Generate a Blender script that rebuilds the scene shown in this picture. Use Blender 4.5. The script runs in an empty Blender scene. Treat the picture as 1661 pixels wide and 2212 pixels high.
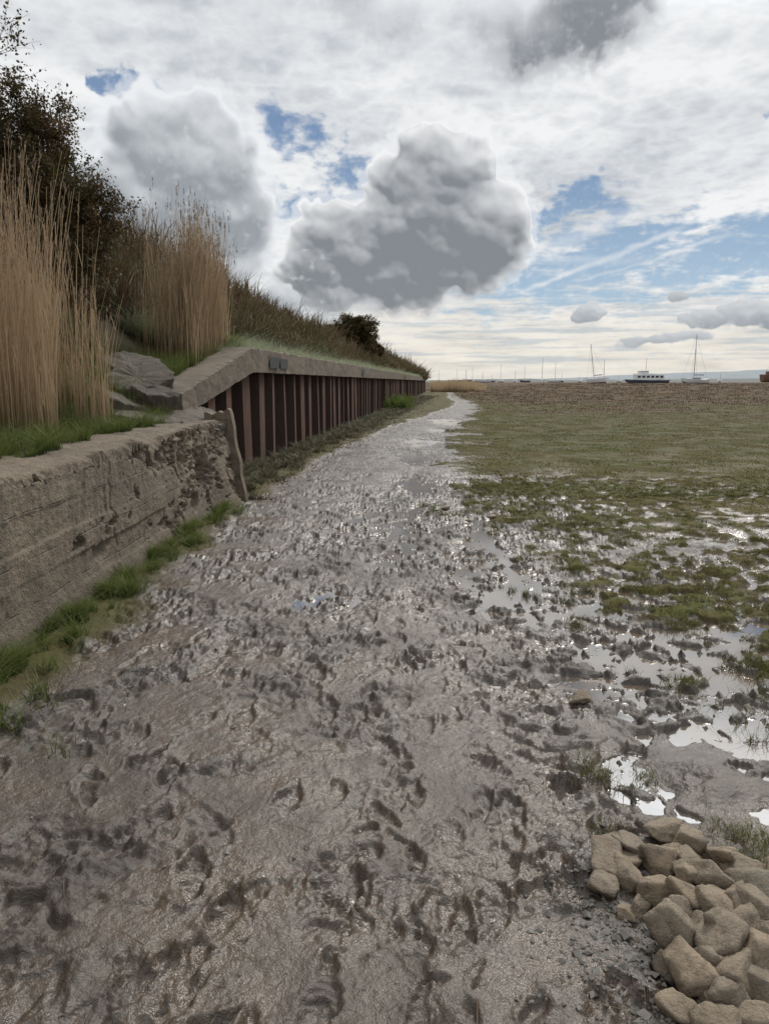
import bpy, math, random, numpy as np
from mathutils import Vector, Matrix
rng=np.random.default_rng(7); random.seed(7)
sc=bpy.context.scene
sc.view_settings.view_transform='Standard'
try: sc.view_settings.look='None'
except Exception: pass
sc.view_settings.exposure=0
COL=sc.collection
# ------------------------------------------------------------ noise
_ang=np.random.default_rng(3).uniform(0,2*np.pi,4096); GX=np.cos(_ang); GY=np.sin(_ang)
def _h(ix,iy,seed):
    h=(ix*374761393+iy*668265263+seed*144269504)&0xffffffff
    h=((h^(h>>13))*1274126177)&0xffffffff
    return (h^(h>>16))&4095
def pn(x,y,seed=0):
    x=np.asarray(x,float)+137.3; y=np.asarray(y,float)+91.7
    x0=np.floor(x); y0=np.floor(y); fx=x-x0; fy=y-y0
    ix=x0.astype(np.int64); iy=y0.astype(np.int64)
    u=fx*fx*fx*(fx*(fx*6-15)+10); v=fy*fy*fy*(fy*(fy*6-15)+10)
    def g(a,b,dx,dy):
        k=_h(a,b,seed); return GX[k]*dx+GY[k]*dy
    n0=g(ix,iy,fx,fy)*(1-u)+g(ix+1,iy,fx-1,fy)*u
    n1=g(ix,iy+1,fx,fy-1)*(1-u)+g(ix+1,iy+1,fx-1,fy-1)*u
    return (n0*(1-v)+n1*v)*1.5
def fbm(x,y,o=4,seed=0,gain=.5):
    s=0;a=1;f=1
    for i in range(o):
        s=s+a*pn(x*f,y*f,seed+i*17); a*=gain; f*=2.03
    return s
def ss(x,a,b):
    t=np.clip((x-a)/(b-a),0,1); return t*t*(3-2*t)
# ------------------------------------------------------------ node helper
class NB:
    def __init__(s,nt): s.nt=nt
    def put(s,inp,v):
        if isinstance(v,bpy.types.NodeSocket): s.nt.links.new(v,inp)
        elif v is not None:
            try: inp.default_value=v
            except Exception:
                inp.default_value=tuple(v)+(1,) if hasattr(v,'__len__') else (v,v,v)
    def m(s,op,a,b=None,c=None,clamp=False):
        n=s.nt.nodes.new('ShaderNodeMath'); n.operation=op; n.use_clamp=clamp
        for i,v in enumerate((a,b,c)):
            if v is not None: s.put(n.inputs[i],v)
        return n.outputs[0]
    def v(s,op,a,b=None,sc=None):
        n=s.nt.nodes.new('ShaderNodeVectorMath'); n.operation=op
        s.put(n.inputs[0],a)
        if b is not None: s.put(n.inputs[1],b)
        if sc is not None: s.put(n.inputs['Scale'],sc)
        return n.outputs['Value'] if op in('LENGTH','DOT_PRODUCT') else n.outputs[0]
    def noise(s,vec,scale,detail=4,rough=.5,dist=0):
        n=s.nt.nodes.new('ShaderNodeTexNoise')
        if vec is not None: s.put(n.inputs['Vector'],vec)
        n.inputs['Scale'].default_value=scale; n.inputs['Detail'].default_value=detail
        n.inputs['Roughness'].default_value=rough; n.inputs['Distortion'].default_value=dist
        return n.outputs[0],n.outputs[1]
    def voro(s,vec,scale,feature='F1'):
        n=s.nt.nodes.new('ShaderNodeTexVoronoi'); n.feature=feature
        s.put(n.inputs['Vector'],vec); n.inputs['Scale'].default_value=scale
        return n.outputs[0]
    def mix(s,f,a,b,bt='MIX'):
        n=s.nt.nodes.new('ShaderNodeMix'); n.data_type='RGBA'; n.blend_type=bt
        s.put(n.inputs[0],f)
        for i,v in ((6,a),(7,b)):
            if isinstance(v,bpy.types.NodeSocket): s.nt.links.new(v,n.inputs[i])
            else: n.inputs[i].default_value=(v[0],v[1],v[2],1)
        return n.outputs[2]
    def ss(s,x,a,b,lo=0,hi=1,kind='SMOOTHSTEP'):
        n=s.nt.nodes.new('ShaderNodeMapRange'); n.interpolation_type=kind
        s.put(n.inputs[0],x); s.put(n.inputs[1],a); s.put(n.inputs[2],b); s.put(n.inputs[3],lo); s.put(n.inputs[4],hi)
        return n.outputs[0]
    def sep(s,v):
        n=s.nt.nodes.new('ShaderNodeSeparateXYZ'); s.put(n.inputs[0],v); return n.outputs
    def comb(s,x,y,z):
        n=s.nt.nodes.new('ShaderNodeCombineXYZ'); s.put(n.inputs[0],x); s.put(n.inputs[1],y); s.put(n.inputs[2],z); return n.outputs[0]
    def bump(s,h,strength,dist,normal=None):
        n=s.nt.nodes.new('ShaderNodeBump'); n.inputs['Strength'].default_value=strength; n.inputs['Distance'].default_value=dist
        s.put(n.inputs['Height'],h)
        if normal is not None: s.put(n.inputs['Normal'],normal)
        return n.outputs[0]
def newmat(name):
    m=bpy.data.materials.new(name); m.use_nodes=True
    nb=NB(m.node_tree); b=m.node_tree.nodes['Principled BSDF']; return m,nb,b
def attr(nb,name):
    n=nb.nt.nodes.new('ShaderNodeAttribute'); n.attribute_name=name; return n.outputs
def objco(nb):
    return nb.nt.nodes.new('ShaderNodeNewGeometry').outputs['Position']
# ------------------------------------------------------------ mesh helpers
def np_mesh(name,V,loops,sizes,mats,smooth=False,attrs=None,matidx=None):
    me=bpy.data.meshes.new(name)
    V=np.ascontiguousarray(V,dtype=np.float32); loops=np.asarray(loops,dtype=np.int32); sizes=np.asarray(sizes,dtype=np.int32)
    me.vertices.add(len(V)); me.vertices.foreach_set('co',V.ravel())
    me.loops.add(len(loops)); me.loops.foreach_set('vertex_index',loops)
    me.polygons.add(len(sizes))
    st=np.concatenate([[0],np.cumsum(sizes)[:-1]]).astype(np.int32)
    me.polygons.foreach_set('loop_start',st); me.polygons.foreach_set('loop_total',sizes)
    if matidx is not None: me.polygons.foreach_set('material_index',np.asarray(matidx,dtype=np.int32))
    me.polygons.foreach_set('use_smooth',np.full(len(sizes),smooth))
    if not isinstance(mats,(list,tuple)): mats=[mats]
    for m in mats: me.materials.append(m)
    if attrs:
        for k,a in attrs.items():
            at=me.attributes.new(k,'FLOAT_COLOR','POINT')
            c=np.ones((len(V),4),np.float32); a=np.asarray(a,dtype=np.float32)
            if a.ndim==1: c[:,0]=a; c[:,1]=a; c[:,2]=a
            else: c[:,:a.shape[1]]=a
            at.data.foreach_set('color',c.ravel())
    me.update(calc_edges=True)
    return me
def addobj(name,me,parent=None,loc=None,label=None,category=None,kind=None,group=None):
    o=bpy.data.objects.new(name,me); COL.objects.link(o)
    if parent: o.parent=parent
    if loc is not None: o.location=loc
    tag(o,label,category,kind,group); return o
def tag(o,label=None,category=None,kind=None,group=None):
    if label:o['label']=label
    if category:o['category']=category
    if kind:o['kind']=kind
    if group:o['group']=group
def grid_loops(nr,nc):
    i=np.arange(nr-1)[:,None]*nc+np.arange(nc-1)[None,:]
    return np.stack([i,i+1,i+nc+1,i+nc],-1).reshape(-1), np.full((nr-1)*(nc-1),4)
def blades(name,P,H,W,L,mat,tint,midf=.45,**kw):
    N=len(P); a=rng.uniform(0,2*np.pi,N)
    s=np.stack([np.cos(a),np.sin(a),np.zeros(N)],-1)*(W/2)[:,None]
    mid=P.copy(); mid[:,:2]+=L*(midf*.6); mid[:,2]+=H*.55
    tip=P.copy(); tip[:,:2]+=L; tip[:,2]+=H
    V=np.stack([P-s,P+s,mid-s*.75,mid+s*.75,tip],1).reshape(-1,3)
    b=(np.arange(N)*5)[:,None]
    lp=np.concatenate([b+np.array([0,1,3,2]),b+np.array([2,3,4])],1).ravel()
    sz=np.tile([4,3],N)
    T=np.repeat(tint,5).reshape(N,5); hh=np.tile([0,0,.55,.55,1.0],(N,1))
    A=np.stack([T.ravel(),hh.ravel(),np.zeros(5*N)],-1)
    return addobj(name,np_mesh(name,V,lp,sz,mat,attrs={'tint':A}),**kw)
def tubes(segs):
    S=np.array(segs,dtype=float); p0=S[:,0:3];p1=S[:,3:6];r0=S[:,6];r1=S[:,7]
    d=p1-p0; d/=np.linalg.norm(d,axis=1)[:,None]+1e-9
    up=np.where(np.abs(d[:,2:3])<.9,[[0,0,1.]],[[1.,0,0]])
    a=np.cross(d,up); a/=np.linalg.norm(a,axis=1)[:,None]; b=np.cross(d,a)
    ring=[]
    for p,r in((p0,r0),(p1,r1)):
        for k in range(5):
            t=2*math.pi*k/5; ring.append(p+(a*math.cos(t)+b*math.sin(t))*r[:,None])
    V=np.stack(ring,1).reshape(-1,3); n=len(S); base=(np.arange(n)*10)[:,None]
    q=[]
    for k in range(5):
        k2=(k+1)%5; q+=[k,k2,5+k2,5+k]
    lp=(base+np.array(q)).ravel(); return V,lp,np.full(n*5,4)
def leafquads(P,size,tint):
    N=len(P); d=rng.normal(size=(N,3)); d/=np.linalg.norm(d,axis=1)[:,None]
    e=np.cross(d,rng.normal(size=(N,3))); e/=np.linalg.norm(e,axis=1)[:,None]
    s=size[:,None]
    V=np.stack([P,P+d*s*.5+e*s*.3,P+d*s,P+d*s*.5-e*s*.3],1).reshape(-1,3)
    return V,np.arange(N*4),np.full(N,4),np.repeat(tint,4)
def boxmesh(name,parts,mat,bev=0):
    import bmesh
    bm=bmesh.new()
    for (c,sz,rot) in parts:
        M=Matrix.Translation(c)@Matrix.Rotation(rot,4,'Z')@Matrix.Diagonal((sz[0],sz[1],sz[2],1))
        bmesh.ops.create_cube(bm,size=1,matrix=M)
    if bev: bmesh.ops.bevel(bm,geom=bm.edges[:],offset=bev,segments=2,affect='EDGES')
    me=bpy.data.meshes.new(name); bm.to_mesh(me); bm.free(); me.materials.append(mat); return me
# ============================================================ MATERIALS
def concrete(name,c1,c2,boards=False,scale=1):
    m,nb,b=newmat(name); P=objco(nb)
    f,_=nb.noise(P,1.3*scale,6,.6); f2,_=nb.noise(P,14*scale,6,.75); f3,_=nb.noise(P,110,3,.75)
    col=nb.mix(nb.ss(f,.35,.65),c1,c2)
    col=nb.mix(nb.ss(f2,.48,.70,0,.7),col,tuple(x*.5 for x in c1))
    f4,_=nb.noise(P,4,6,.7)
    col=nb.mix(nb.ss(f4,.54,.72,0,.6),col,(.11,.09,.058))
    f7,_=nb.noise(P,2.2,5,.7); col=nb.mix(nb.ss(f7,.55,.72,0,.4),col,(.26,.225,.175))
    col=nb.mix(nb.ss(f3,.56,.72,0,.7),col,tuple(min(1,x*1.75) for x in c1))
    col=nb.mix(nb.ss(f3,.42,.30,0,.7),col,tuple(x*.35 for x in c1))
    if boards:
        px=nb.sep(P); col=nb.mix(nb.ss(nb.m('ADD',px[2],nb.m('MULTIPLY',nb.m('SUBTRACT',f4,.5),.5)),.35,.0,0,.5),col,(.075,.062,.045))
        sv=nb.v('MULTIPLY',P,(3,3,.35)); f5,_=nb.noise(sv,2.5,5,.6); col=nb.mix(nb.ss(f5,.50,.70,0,.55),col,(.065,.055,.044))
    nb.put(b.inputs['Base Color'],col); b.inputs['Roughness'].default_value=.92
    vr=nb.voro(P,60)
    h=nb.m('ADD',nb.m('MULTIPLY',f2,.9),nb.m('MULTIPLY',f3,.5)); h=nb.m('ADD',h,nb.m('MULTIPLY',vr,.35))
    if boards:
        w=nb.m('PINGPONG',nb.m('ADD',px[2],nb.m('MULTIPLY',f,.03)),.14)
        h=nb.m('ADD',h,nb.ss(w,0,.008,nb.m('MULTIPLY',nb.ss(f4,.4,.6),-.6),0))
    nb.put(b.inputs['Normal'],nb.bump(h,1.0,.017))
    return m
M_wall=concrete('weathered_concrete',(.210,.168,.122),(.142,.115,.086),True)
M_cap=concrete('coping_concrete',(.185,.15,.11),(.12,.098,.075))
M_slab=concrete('broken_concrete',(.13,.112,.09),(.08,.068,.055))
def blade_mat(name,ca,cb,ctip=None,trans=.3,rough=.6):
    m,nb,b=newmat(name); A=attr(nb,'tint')[0]; r=nb.sep(A)
    col=nb.mix(r[0],ca,cb)
    if ctip: col=nb.mix(nb.ss(r[1],.2,1.0,0,.75),col,ctip)
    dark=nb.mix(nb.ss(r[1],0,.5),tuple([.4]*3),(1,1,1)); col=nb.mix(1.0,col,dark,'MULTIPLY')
    nb.put(b.inputs['Base Color'],col); b.inputs['Roughness'].default_value=rough; b.inputs['Specular IOR Level'].default_value=.2
    t=nb.nt.nodes.new('ShaderNodeBsdfTranslucent'); nb.put(t.inputs[0],col)
    mx=nb.nt.nodes.new('ShaderNodeMixShader'); mx.inputs[0].default_value=trans
    out=nb.nt.nodes['Material Output']
    nb.nt.links.new(b.outputs[0],mx.inputs[1]); nb.nt.links.new(t.outputs[0],mx.inputs[2]); nb.nt.links.new(mx.outputs[0],out.inputs[0])
    return m
M_reed=blade_mat('dry_reed',(.55,.42,.27),(.24,.165,.10),(.42,.315,.20),.35)
M_plume=blade_mat('reed_plume',(.30,.23,.17),(.18,.13,.09),None,.3)
M_grass=blade_mat('green_grass',(.060,.115,.018),(.14,.16,.045),(.16,.18,.06))
M_marsh=blade_mat('marsh_grass_blades',(.085,.105,.022),(.155,.125,.042),(.145,.14,.045))
M_brown=blade_mat('brown_marsh_blades',(.115,.070,.040),(.14,.095,.052),(.115,.080,.045),.2,.9)
M_pale=blade_mat('pale_bank_grass',(.12,.20,.06),(.34,.32,.22),(.36,.38,.27))
M_scrub=blade_mat('scrub_twigs',(.13,.085,.048),(.080,.085,.028),(.18,.13,.075),.15)
M_purs=blade_mat('grey_green_herb',(.08,.095,.05),(.13,.085,.05),(.14,.135,.085),.2)
M_leaf=blade_mat('hawthorn_leaf',(.048,.044,.014),(.11,.07,.03),None,.35)
def plain(name,c,rough=.6,metal=0,var=.25,scale=6):
    m,nb,b=newmat(name); P=objco(nb); f,_=nb.noise(P,scale,4,.6)
    col=nb.mix(f,tuple(x*(1-var) for x in c),tuple(min(1,x*(1+var)) for x in c))
    nb.put(b.inputs['Base Color'],col); b.inputs['Roughness'].default_value=rough; b.inputs['Metallic'].default_value=metal
    return m
M_bark=plain('dark_bark',(.045,.034,.026),.9)
M_white=plain('boat_white',(.68,.69,.71),.35,0,.06)
M_navy=plain('boat_navy',(.09,.11,.15),.4); M_red=plain('boat_red',(.22,.08,.07),.5)
M_wood=plain('boat_wood',(.15,.085,.055),.6); M_glass=plain('boat_glass',(.02,.025,.03),.1)
M_mast=plain('mast_metal',(.35,.35,.36),.4,.3); M_black=plain('black_paint',(.03,.032,.035),.8)
M_steel,nb,b=newmat('rusted_steel'); P=objco(nb); oi=nb.nt.nodes.new('ShaderNodeObjectInfo').outputs['Random']
st=nb.v('MULTIPLY',P,(6,6,.8)); f,_=nb.noise(st,2,6,.65); f2,_=nb.noise(P,40,4,.7); f6,_=nb.noise(P,1.7,3,.6)
z=nb.sep(P)[2]
c=nb.mix(nb.ss(f,.35,.65),(.175,.090,.062),(.090,.052,.040)); c=nb.mix(nb.ss(f2,.5,.7,0,.6),c,(.05,.027,.020)); c=nb.mix(nb.ss(f6,.45,.65,0,.45),c,(.075,.046,.037)); c=nb.mix(nb.m('MULTIPLY',oi,.45),c,(.085,.056,.044))
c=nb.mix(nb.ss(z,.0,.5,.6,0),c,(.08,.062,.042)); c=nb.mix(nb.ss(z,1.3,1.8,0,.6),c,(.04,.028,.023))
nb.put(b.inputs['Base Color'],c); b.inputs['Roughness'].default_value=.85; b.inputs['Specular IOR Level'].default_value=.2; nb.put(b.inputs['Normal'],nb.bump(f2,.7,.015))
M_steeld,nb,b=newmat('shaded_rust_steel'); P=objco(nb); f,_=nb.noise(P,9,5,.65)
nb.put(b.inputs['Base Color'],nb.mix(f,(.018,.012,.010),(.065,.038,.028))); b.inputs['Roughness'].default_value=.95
M_stone,nb,b=newmat('sandstone_rock'); P=objco(nb)
oi=nb.nt.nodes.new('ShaderNodeObjectInfo').outputs['Random']
f,_=nb.noise(P,9,6,.65); f2,_=nb.noise(P,120,4,.75); f3,_=nb.noise(P,30,5,.65)
c=nb.mix(oi,(.29,.22,.145),(.185,.16,.125)); c=nb.mix(nb.ss(f,.4,.65),c,(.155,.12,.085)); c=nb.mix(nb.ss(f2,.45,.7,0,.6),c,(.34,.28,.205))
c=nb.mix(nb.ss(f3,.52,.7,0,.65),c,(.085,.067,.05))
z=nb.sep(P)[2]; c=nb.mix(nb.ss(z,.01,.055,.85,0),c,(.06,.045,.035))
nb.put(b.inputs['Base Color'],c); b.inputs['Roughness'].default_value=.8
nb.put(b.inputs['Normal'],nb.bump(nb.m('ADD',f2,nb.m('MULTIPLY',f3,1.8)),.9,.007))
# ground
M_ground,nb,b=newmat('mud_and_marsh'); P=objco(nb); px=nb.sep(P); mo=attr(nb,'mask'); msk=nb.sep(mo[0])
n1,_=nb.noise(P,1.1,5,.6); n2,_=nb.noise(P,8,5,.6,.4); n3,_=nb.noise(P,45,4,.65); n4,_=nb.noise(P,200,2,.6)
mud=nb.mix(nb.ss(n1,.38,.62),(.088,.062,.040),(.056,.041,.029))
mud=nb.mix(nb.ss(n2,.44,.66,0,.6),mud,(.032,.022,.015))
mud=nb.mix(nb.ss(n3,.48,.70,0,.4),mud,(.108,.079,.055))
mud=nb.mix(nb.m('MULTIPLY',msk[2],.75),mud,(.026,.017,.011))
vor=nb.voro(P,75); mud=nb.mix(nb.ss(vor,.06,.16,.25,0),mud,(.12,.115,.11))
n5,_=nb.noise(P,.35,5,.6); n8,_=nb.noise(P,2.3,6,.7)
gr=nb.mix(nb.ss(n2,.35,.65),(.064,.074,.018),(.096,.084,.032)); gr=nb.mix(nb.ss(n5,.46,.64,0,.6),gr,(.11,.082,.038)); gr=nb.mix(nb.ss(n8,.50,.66,0,.65),gr,(.062,.046,.026))
n6,_=nb.noise(P,.22,7,.75)
br=nb.mix(nb.ss(n6,.35,.65),(.115,.072,.042),(.062,.044,.027)); n7,_=nb.noise(P,1.5,6,.75); br=nb.mix(nb.ss(n7,.48,.66,0,.55),br,(.085,.076,.032))
col=nb.mix(nb.m('MULTIPLY',msk[0],.92),mud,gr); col=nb.mix(msk[1],col,br)
dist=nb.v('LENGTH',P); col=nb.mix(nb.ss(dist,150,2500,0,.75),col,(.30,.33,.36))  # distance haze painted into the ground colour, paler grey-blue further out
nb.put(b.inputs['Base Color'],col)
dry=nb.m('MAXIMUM',msk[0],msk[1])
slick=nb.ss(n1,.42,.58,1,0)
r=nb.ss(slick,0,1,.54,.26,'LINEAR'); r=nb.m('ADD',r,nb.m('MULTIPLY',nb.m('SUBTRACT',n2,.5),.45)); r=nb.m('ADD',r,nb.m('MULTIPLY',msk[2],.08)); r=nb.m('SUBTRACT',r,nb.ss(px[2],-.002,.018,.2,0)); r=nb.m('ADD',r,nb.m('MULTIPLY',dry,.5)); r=nb.m('MINIMUM',nb.m('MAXIMUM',r,.10),1.0)
nb.put(b.inputs['Roughness'],r)
hh=nb.m('ADD',nb.m('MULTIPLY',n3,.9),nb.m('MULTIPLY',n4,.22)); hh=nb.m('ADD',hh,nb.m('MULTIPLY',n2,1.5))
bm1=nb.bump(hh,.78,.013)
farh=nb.m('MULTIPLY',nb.ss(dist,8,22),nb.m('ADD',n7,n2)); farh=nb.m('MULTIPLY',farh,dry); nb.put(b.inputs['Normal'],nb.bump(farh,.8,.12,bm1))
nb.put(b.inputs['Specular IOR Level'],nb.ss(dry,0,.6,.72,.15))
M_water,nb,b=newmat('puddle_water'); P=objco(nb); f,_=nb.noise(P,2.2,3,.5); g,_=nb.noise(P,30,2,.5)
nb.put(b.inputs['Base Color'],nb.mix(nb.ss(f,.4,.6),(.12,.085,.055),(.09,.075,.06))); b.inputs['Roughness'].default_value=.02
nb.put(b.inputs['Normal'],nb.bump(g,.05,.003)); b.inputs['IOR'].default_value=2.6; b.inputs['Specular IOR Level'].default_value=1.0
M_bank,nb,b=newmat('bank_earth'); P=objco(nb); f,_=nb.noise(P,1.5,6,.7); g,_=nb.noise(P,12,5,.7)
c=nb.mix(nb.ss(f,.4,.6),(.065,.05,.027),(.09,.07,.04)); c=nb.mix(nb.ss(g,.45,.65,0,.6),c,(.04,.045,.016))
nb.put(b.inputs['Base Color'],c); b.inputs['Roughness'].default_value=.95; nb.put(b.inputs['Normal'],nb.bump(g,.8,.06))
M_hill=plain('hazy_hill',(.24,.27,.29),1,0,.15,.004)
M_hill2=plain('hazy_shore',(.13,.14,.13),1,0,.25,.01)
# ============================================================ GROUND
def xwall(y): return .0876*y-3.515
ys=[-4.0]
while ys[-1]<1.15: ys.append(ys[-1]+(.25 if ys[-1]<.6 else .03))
while ys[-1]<30: ys.append(ys[-1]+.0060*max(1,ys[-1]/2)**1.4)
d=.4
while ys[-1]<9000: ys.append(ys[-1]+d); d*=1.032
xr=[.3]; d=.0072
while xr[-1]<9000:
    xr.append(xr[-1]+d)
    if xr[-1]>2.2: d*=1.035 if d<1 else 1.06
xl=[.3]; d=.0072
while xl[-1]>-9000:
    xl.append(xl[-1]-d)
    if xl[-1]<-2.1: d*=1.07
gx=np.array(xl[:0:-1]+xr); gy=np.array(ys)
X,Y=np.meshgrid(gx,gy)
RB=np.array([[0,1.9],[2.5,2.3],[4,1.95],[5.5,1.6],[7,1.3],[9,1.15],[12,1.25],[14.6,1.4],[20,2.0],[25,2.6],[30,3.2],[46,5.7],[57,6.7],[73,7.2],[110,10]])
LB=np.array([[0,-1.9],[8.5,-1.75],[10,-1.6],[14.6,-1.3],[20,-.6],[30,1.0],[46,4.2],[57,5.5],[73,6.3],[110,9.5]])
def rb(y): return np.interp(y,RB[:,0],RB[:,1])
def lb(y): return np.interp(y,LB[:,0],LB[:,1])
def gmask(x,y):
    n=fbm(x/1.6,y/1.6,4,5)
    g=ss(x-rb(y)+n*.8+fbm(x/.35,y/.35,3,51)*.50,-.12,.5)
    patch=ss(fbm(x/.26,y/.26,4,9,.65)*1.2+fbm(x/1.8,y/1.8,2,77)*.6+ (y-7.8)*.085+(x-2.6)*.05,-.2,.3)
    g=g*patch
    left=ss(lb(y)-x+n*.25,-.1,.2)*ss(y,0,1)
    return g,left
G_,L_=gmask(X,Y)
def bmask(x,y): return ss(y+.40*(x-8)+fbm(x/14,y/14,5,13,.65)*24,28,76)
brown=bmask(X,Y)*ss(X-rb(Y),-.3,1.5)
brown=np.maximum(brown,ss(Y,100,130))
patchy=ss(fbm(X/.55,Y/.55,4,21),-.18,.38)
K=.14+.90*patchy
smooth=np.exp(-(((X-.2)/.55)**2+((Y-2.5)/.65)**2))+.7*np.exp(-(((X+.45)/.7)**2+((Y-1.6)/.3)**2))+.4*np.exp(-(((X-.15)/.5)**2+((Y-4.9)/.9)**2))
K=K*(1-.78*np.clip(smooth,0,1))
W=np.zeros_like(X)
for (a,bb,rx,ry,am) in [(1.0,19.7,.60,2.6,1.3),(2.5,29.7,.95,3.2,1.35),(1.8,24.3,.5,1.6,1.3),(.68,15.2,.46,1.5,1.3),(.42,11.6,.34,1.2,1.25),(.3,8.3,.35,1.2,.98),(.15,6.4,.35,.7,.8),(-.42,5.15,.28,.4,1.0),(.85,5.7,.35,.8,.95),(1.0,7.2,.3,1.4,1.0),(1.6,5.0,1.,.6,.95),
   (1.45,3.75,.7,.45,.95),(1.02,2.68,.14,.2,1.3),(1.7,3.05,.65,.35,1.0),(2.4,4.3,1,.8,.92),(3.1,6.0,1.5,.9,.9),(4.2,7.4,1.4,.6,.9),(.15,2.5,.45,.5,.30),(-.5,1.6,.5,.3,.3),(1.35,2.45,.3,.15,.9),(2.2,8.5,1,.9,.9),(-.6,7.5,.6,1.2,.7),(1.5,11,.8,2,.8),(2.8,10.5,1.5,1.2,.85),(-.2,9.5,.4,1.5,.6),(.3,17,.4,1.0,.8),(4.6,10,1.5,.8,.8)]:
    W=np.maximum(W,am*np.exp(-(((X-a)/rx)**2+((Y-bb)/ry)**2)**1.3)) if am>1.1 else W+am*np.exp(-((X-a)/rx)**2-((Y-bb)/ry)**2)
W=np.clip(W,0,np.where(Y<10,.98,1.35))
K=np.maximum(K,np.clip(W*1.55,0,1.45)*ss(Y,2.9,3.4))
K=K*(1-.55*ss(Y,9.5,14))
wx=X+.07*pn(X/.16,Y/.16,31)+.022*pn(X/.05,Y/.05,33); wy=Y+.07*pn(X/.16,Y/.16,32)+.022*pn(X/.05,Y/.05,34)
lod=1-ss(Y,30,60)
mac=fbm(X/.8,Y/.8,3,41)*(.010+.010*ss(Y,9,14))
t0=ss(pn(wx/.42,wy/.30,48),-.15,.35)
t1=ss(pn(wx/.20,wy/.13,42),-.12,.26); t2=ss(pn(wx/.095,wy/.07,44),-.12,.25); t3=ss(pn(wx/.045,wy/.036,46),-.2,.28)
clod=(t0*.015+t1*.023+t2*.013+t3*.006-.0285)
fin=fbm(X/.05,Y/.04,3,43,.55)*.005
hm=.046-.048*W+mac+(clod*K*1.15+fin*(.3+K*.7))*lod
hg=.050+fbm(X/.45,Y/.45,4,61)*.022
hg=hg-.014*W
hm=hm+.03*ss(lb(Y)-X,-.2,.5)
hgt=hm*(1-G_)+np.maximum(hg,hm)*G_
hum=(fbm(X/2.6,Y/2.6,4,71)*.15+fbm(X/.8,Y/.8,3,72)*.06)*(1-ss(Y,150,400))
hgt=hgt+brown*hum*ss(Y,28,60)
rise=1.15*ss(X-rb(Y),0,26)*ss(Y,28,150)+1.15*ss(Y,135,200)*(1-ss(X-rb(Y),0,26))*ss(Y,28,150)
hgt=hgt+rise
def stamp(cx,cy,ang,depth,L=.29,tread=True):
    R=.24; i0,i1=np.searchsorted(gy,[cy-R,cy+R]); j0,j1=np.searchsorted(gx,[cx-R,cx+R])
    if i1-i0<3 or j1-j0<3: return
    XX=X[i0:i1,j0:j1]; YY=Y[i0:i1,j0:j1]; x=XX-cx; y=YY-cy
    c,s=math.cos(ang),math.sin(ang); u=x*c+y*s; v=-x*s+y*c
    w=.043+.011*np.sin((v/L+.5)*5.0-.5); e=np.sqrt((u/w)**2+(np.abs(v/(L*.5))**2.6))
    e=e+pn(XX/.05,YY/.045,99)*.28+pn(XX/.018,YY/.018,97)*.14
    part=ss(pn(x/.11+cx*7,y/.11+cy*5,12),-.45,.05)
    ins=1-ss(e,.80,1.05); rim=np.exp(-((e-1.2)/.15)**2)
    t=(.0048*np.sin(2*math.pi*(v+np.abs(u)*.5)/.025)) if tread else 0
    ks=(1-.6*G_[i0:i1,j0:j1])*part
    dd=ks*(ins*(-depth+t)+rim*depth*.5*(.6+.9*pn(XX/.04,YY/.04,98)))
    h0=hgt[i0:i1,j0:j1]; h1=h0+dd
    lim=np.where(W[i0:i1,j0:j1]<.5,.005,-.05)
    hgt[i0:i1,j0:j1]=np.where(dd<0,np.maximum(h1,np.minimum(h0,lim+.004*pn(XX/.02,YY/.02,5))),h1)
for k in range(460):
    cy=1.35+10*random.random()**1.15; cx=random.uniform(-1.8,1.3+.3*(cy>3)) if random.random()<.6 else random.gauss(.1,.6)
    stamp(cx,cy,random.gauss(-.05,.4)+(math.pi if random.random()<.5 else 0),random.uniform(.010,.026),random.uniform(.22,.29),random.random()<.5)
for (cx,cy,a,dp) in [(-.48,1.92,-.15,.036),(-.62,2.12,.1,.028),(-1.0,2.85,-.45,.04),(.28,4.05,.0,.038),(.12,3.9,.1,.03),(-.05,4.3,.05,.03),(-.9,2.3,-.3,.028),(.1,1.55,-.1,.016),(-1.3,1.6,.2,.024)]:
    stamp(cx,cy,a,dp)
for k in range(600):
    cy=random.uniform(2.6,12); cx=random.uniform(.5,4.8)
    stamp(cx,cy,random.uniform(0,3.1),random.uniform(.02,.045),random.uniform(.09,.2),False)
rut=np.exp(-((X-(1.05+.03*np.sin(Y*1.3)))/.05)**2)*ss(Y,5.2,5.8)*ss(-Y,-8.4,-7.6); hgt-=rut*.05
hgt=np.where((X<-.7)&(Y<4),np.maximum(hgt,.004),hgt)
V=np.stack([X.ravel(),Y.ravel(),hgt.ravel()],-1); lp,sz=grid_loops(*X.shape)
gg=np.clip(np.maximum(G_,L_*.8),0,1)
far=ss(Y,9,16); gg=np.maximum(gg,far*ss(X-rb(Y)+fbm(X/1.6,Y/1.6,3,5)*.8,-.1,.5)*.9)
mask=np.stack([gg.ravel(),brown.ravel(),np.clip((K-.26)*1.4,0,1).ravel()*np.clip(.30+t0*.4+t1*.35,0,1).ravel()],-1)
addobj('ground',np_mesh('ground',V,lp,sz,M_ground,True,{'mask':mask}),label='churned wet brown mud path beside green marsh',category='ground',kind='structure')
def HT(x,y):
    i=np.clip(np.searchsorted(gy,y),0,len(gy)-1); j=np.clip(np.searchsorted(gx,x),0,len(gx)-1); return hgt[i,j]
wm=np_mesh('puddle_water',np.array([[-1.9,.6,0],[9,.6,0],[9,46,0],[3.2,46,0],[-1.9,12,0]]),[0,1,2,3,4],[5],M_water)
addobj('puddle_water',wm,label='muddy puddle water lying in footprints and ruts',category='water',kind='structure')
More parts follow.
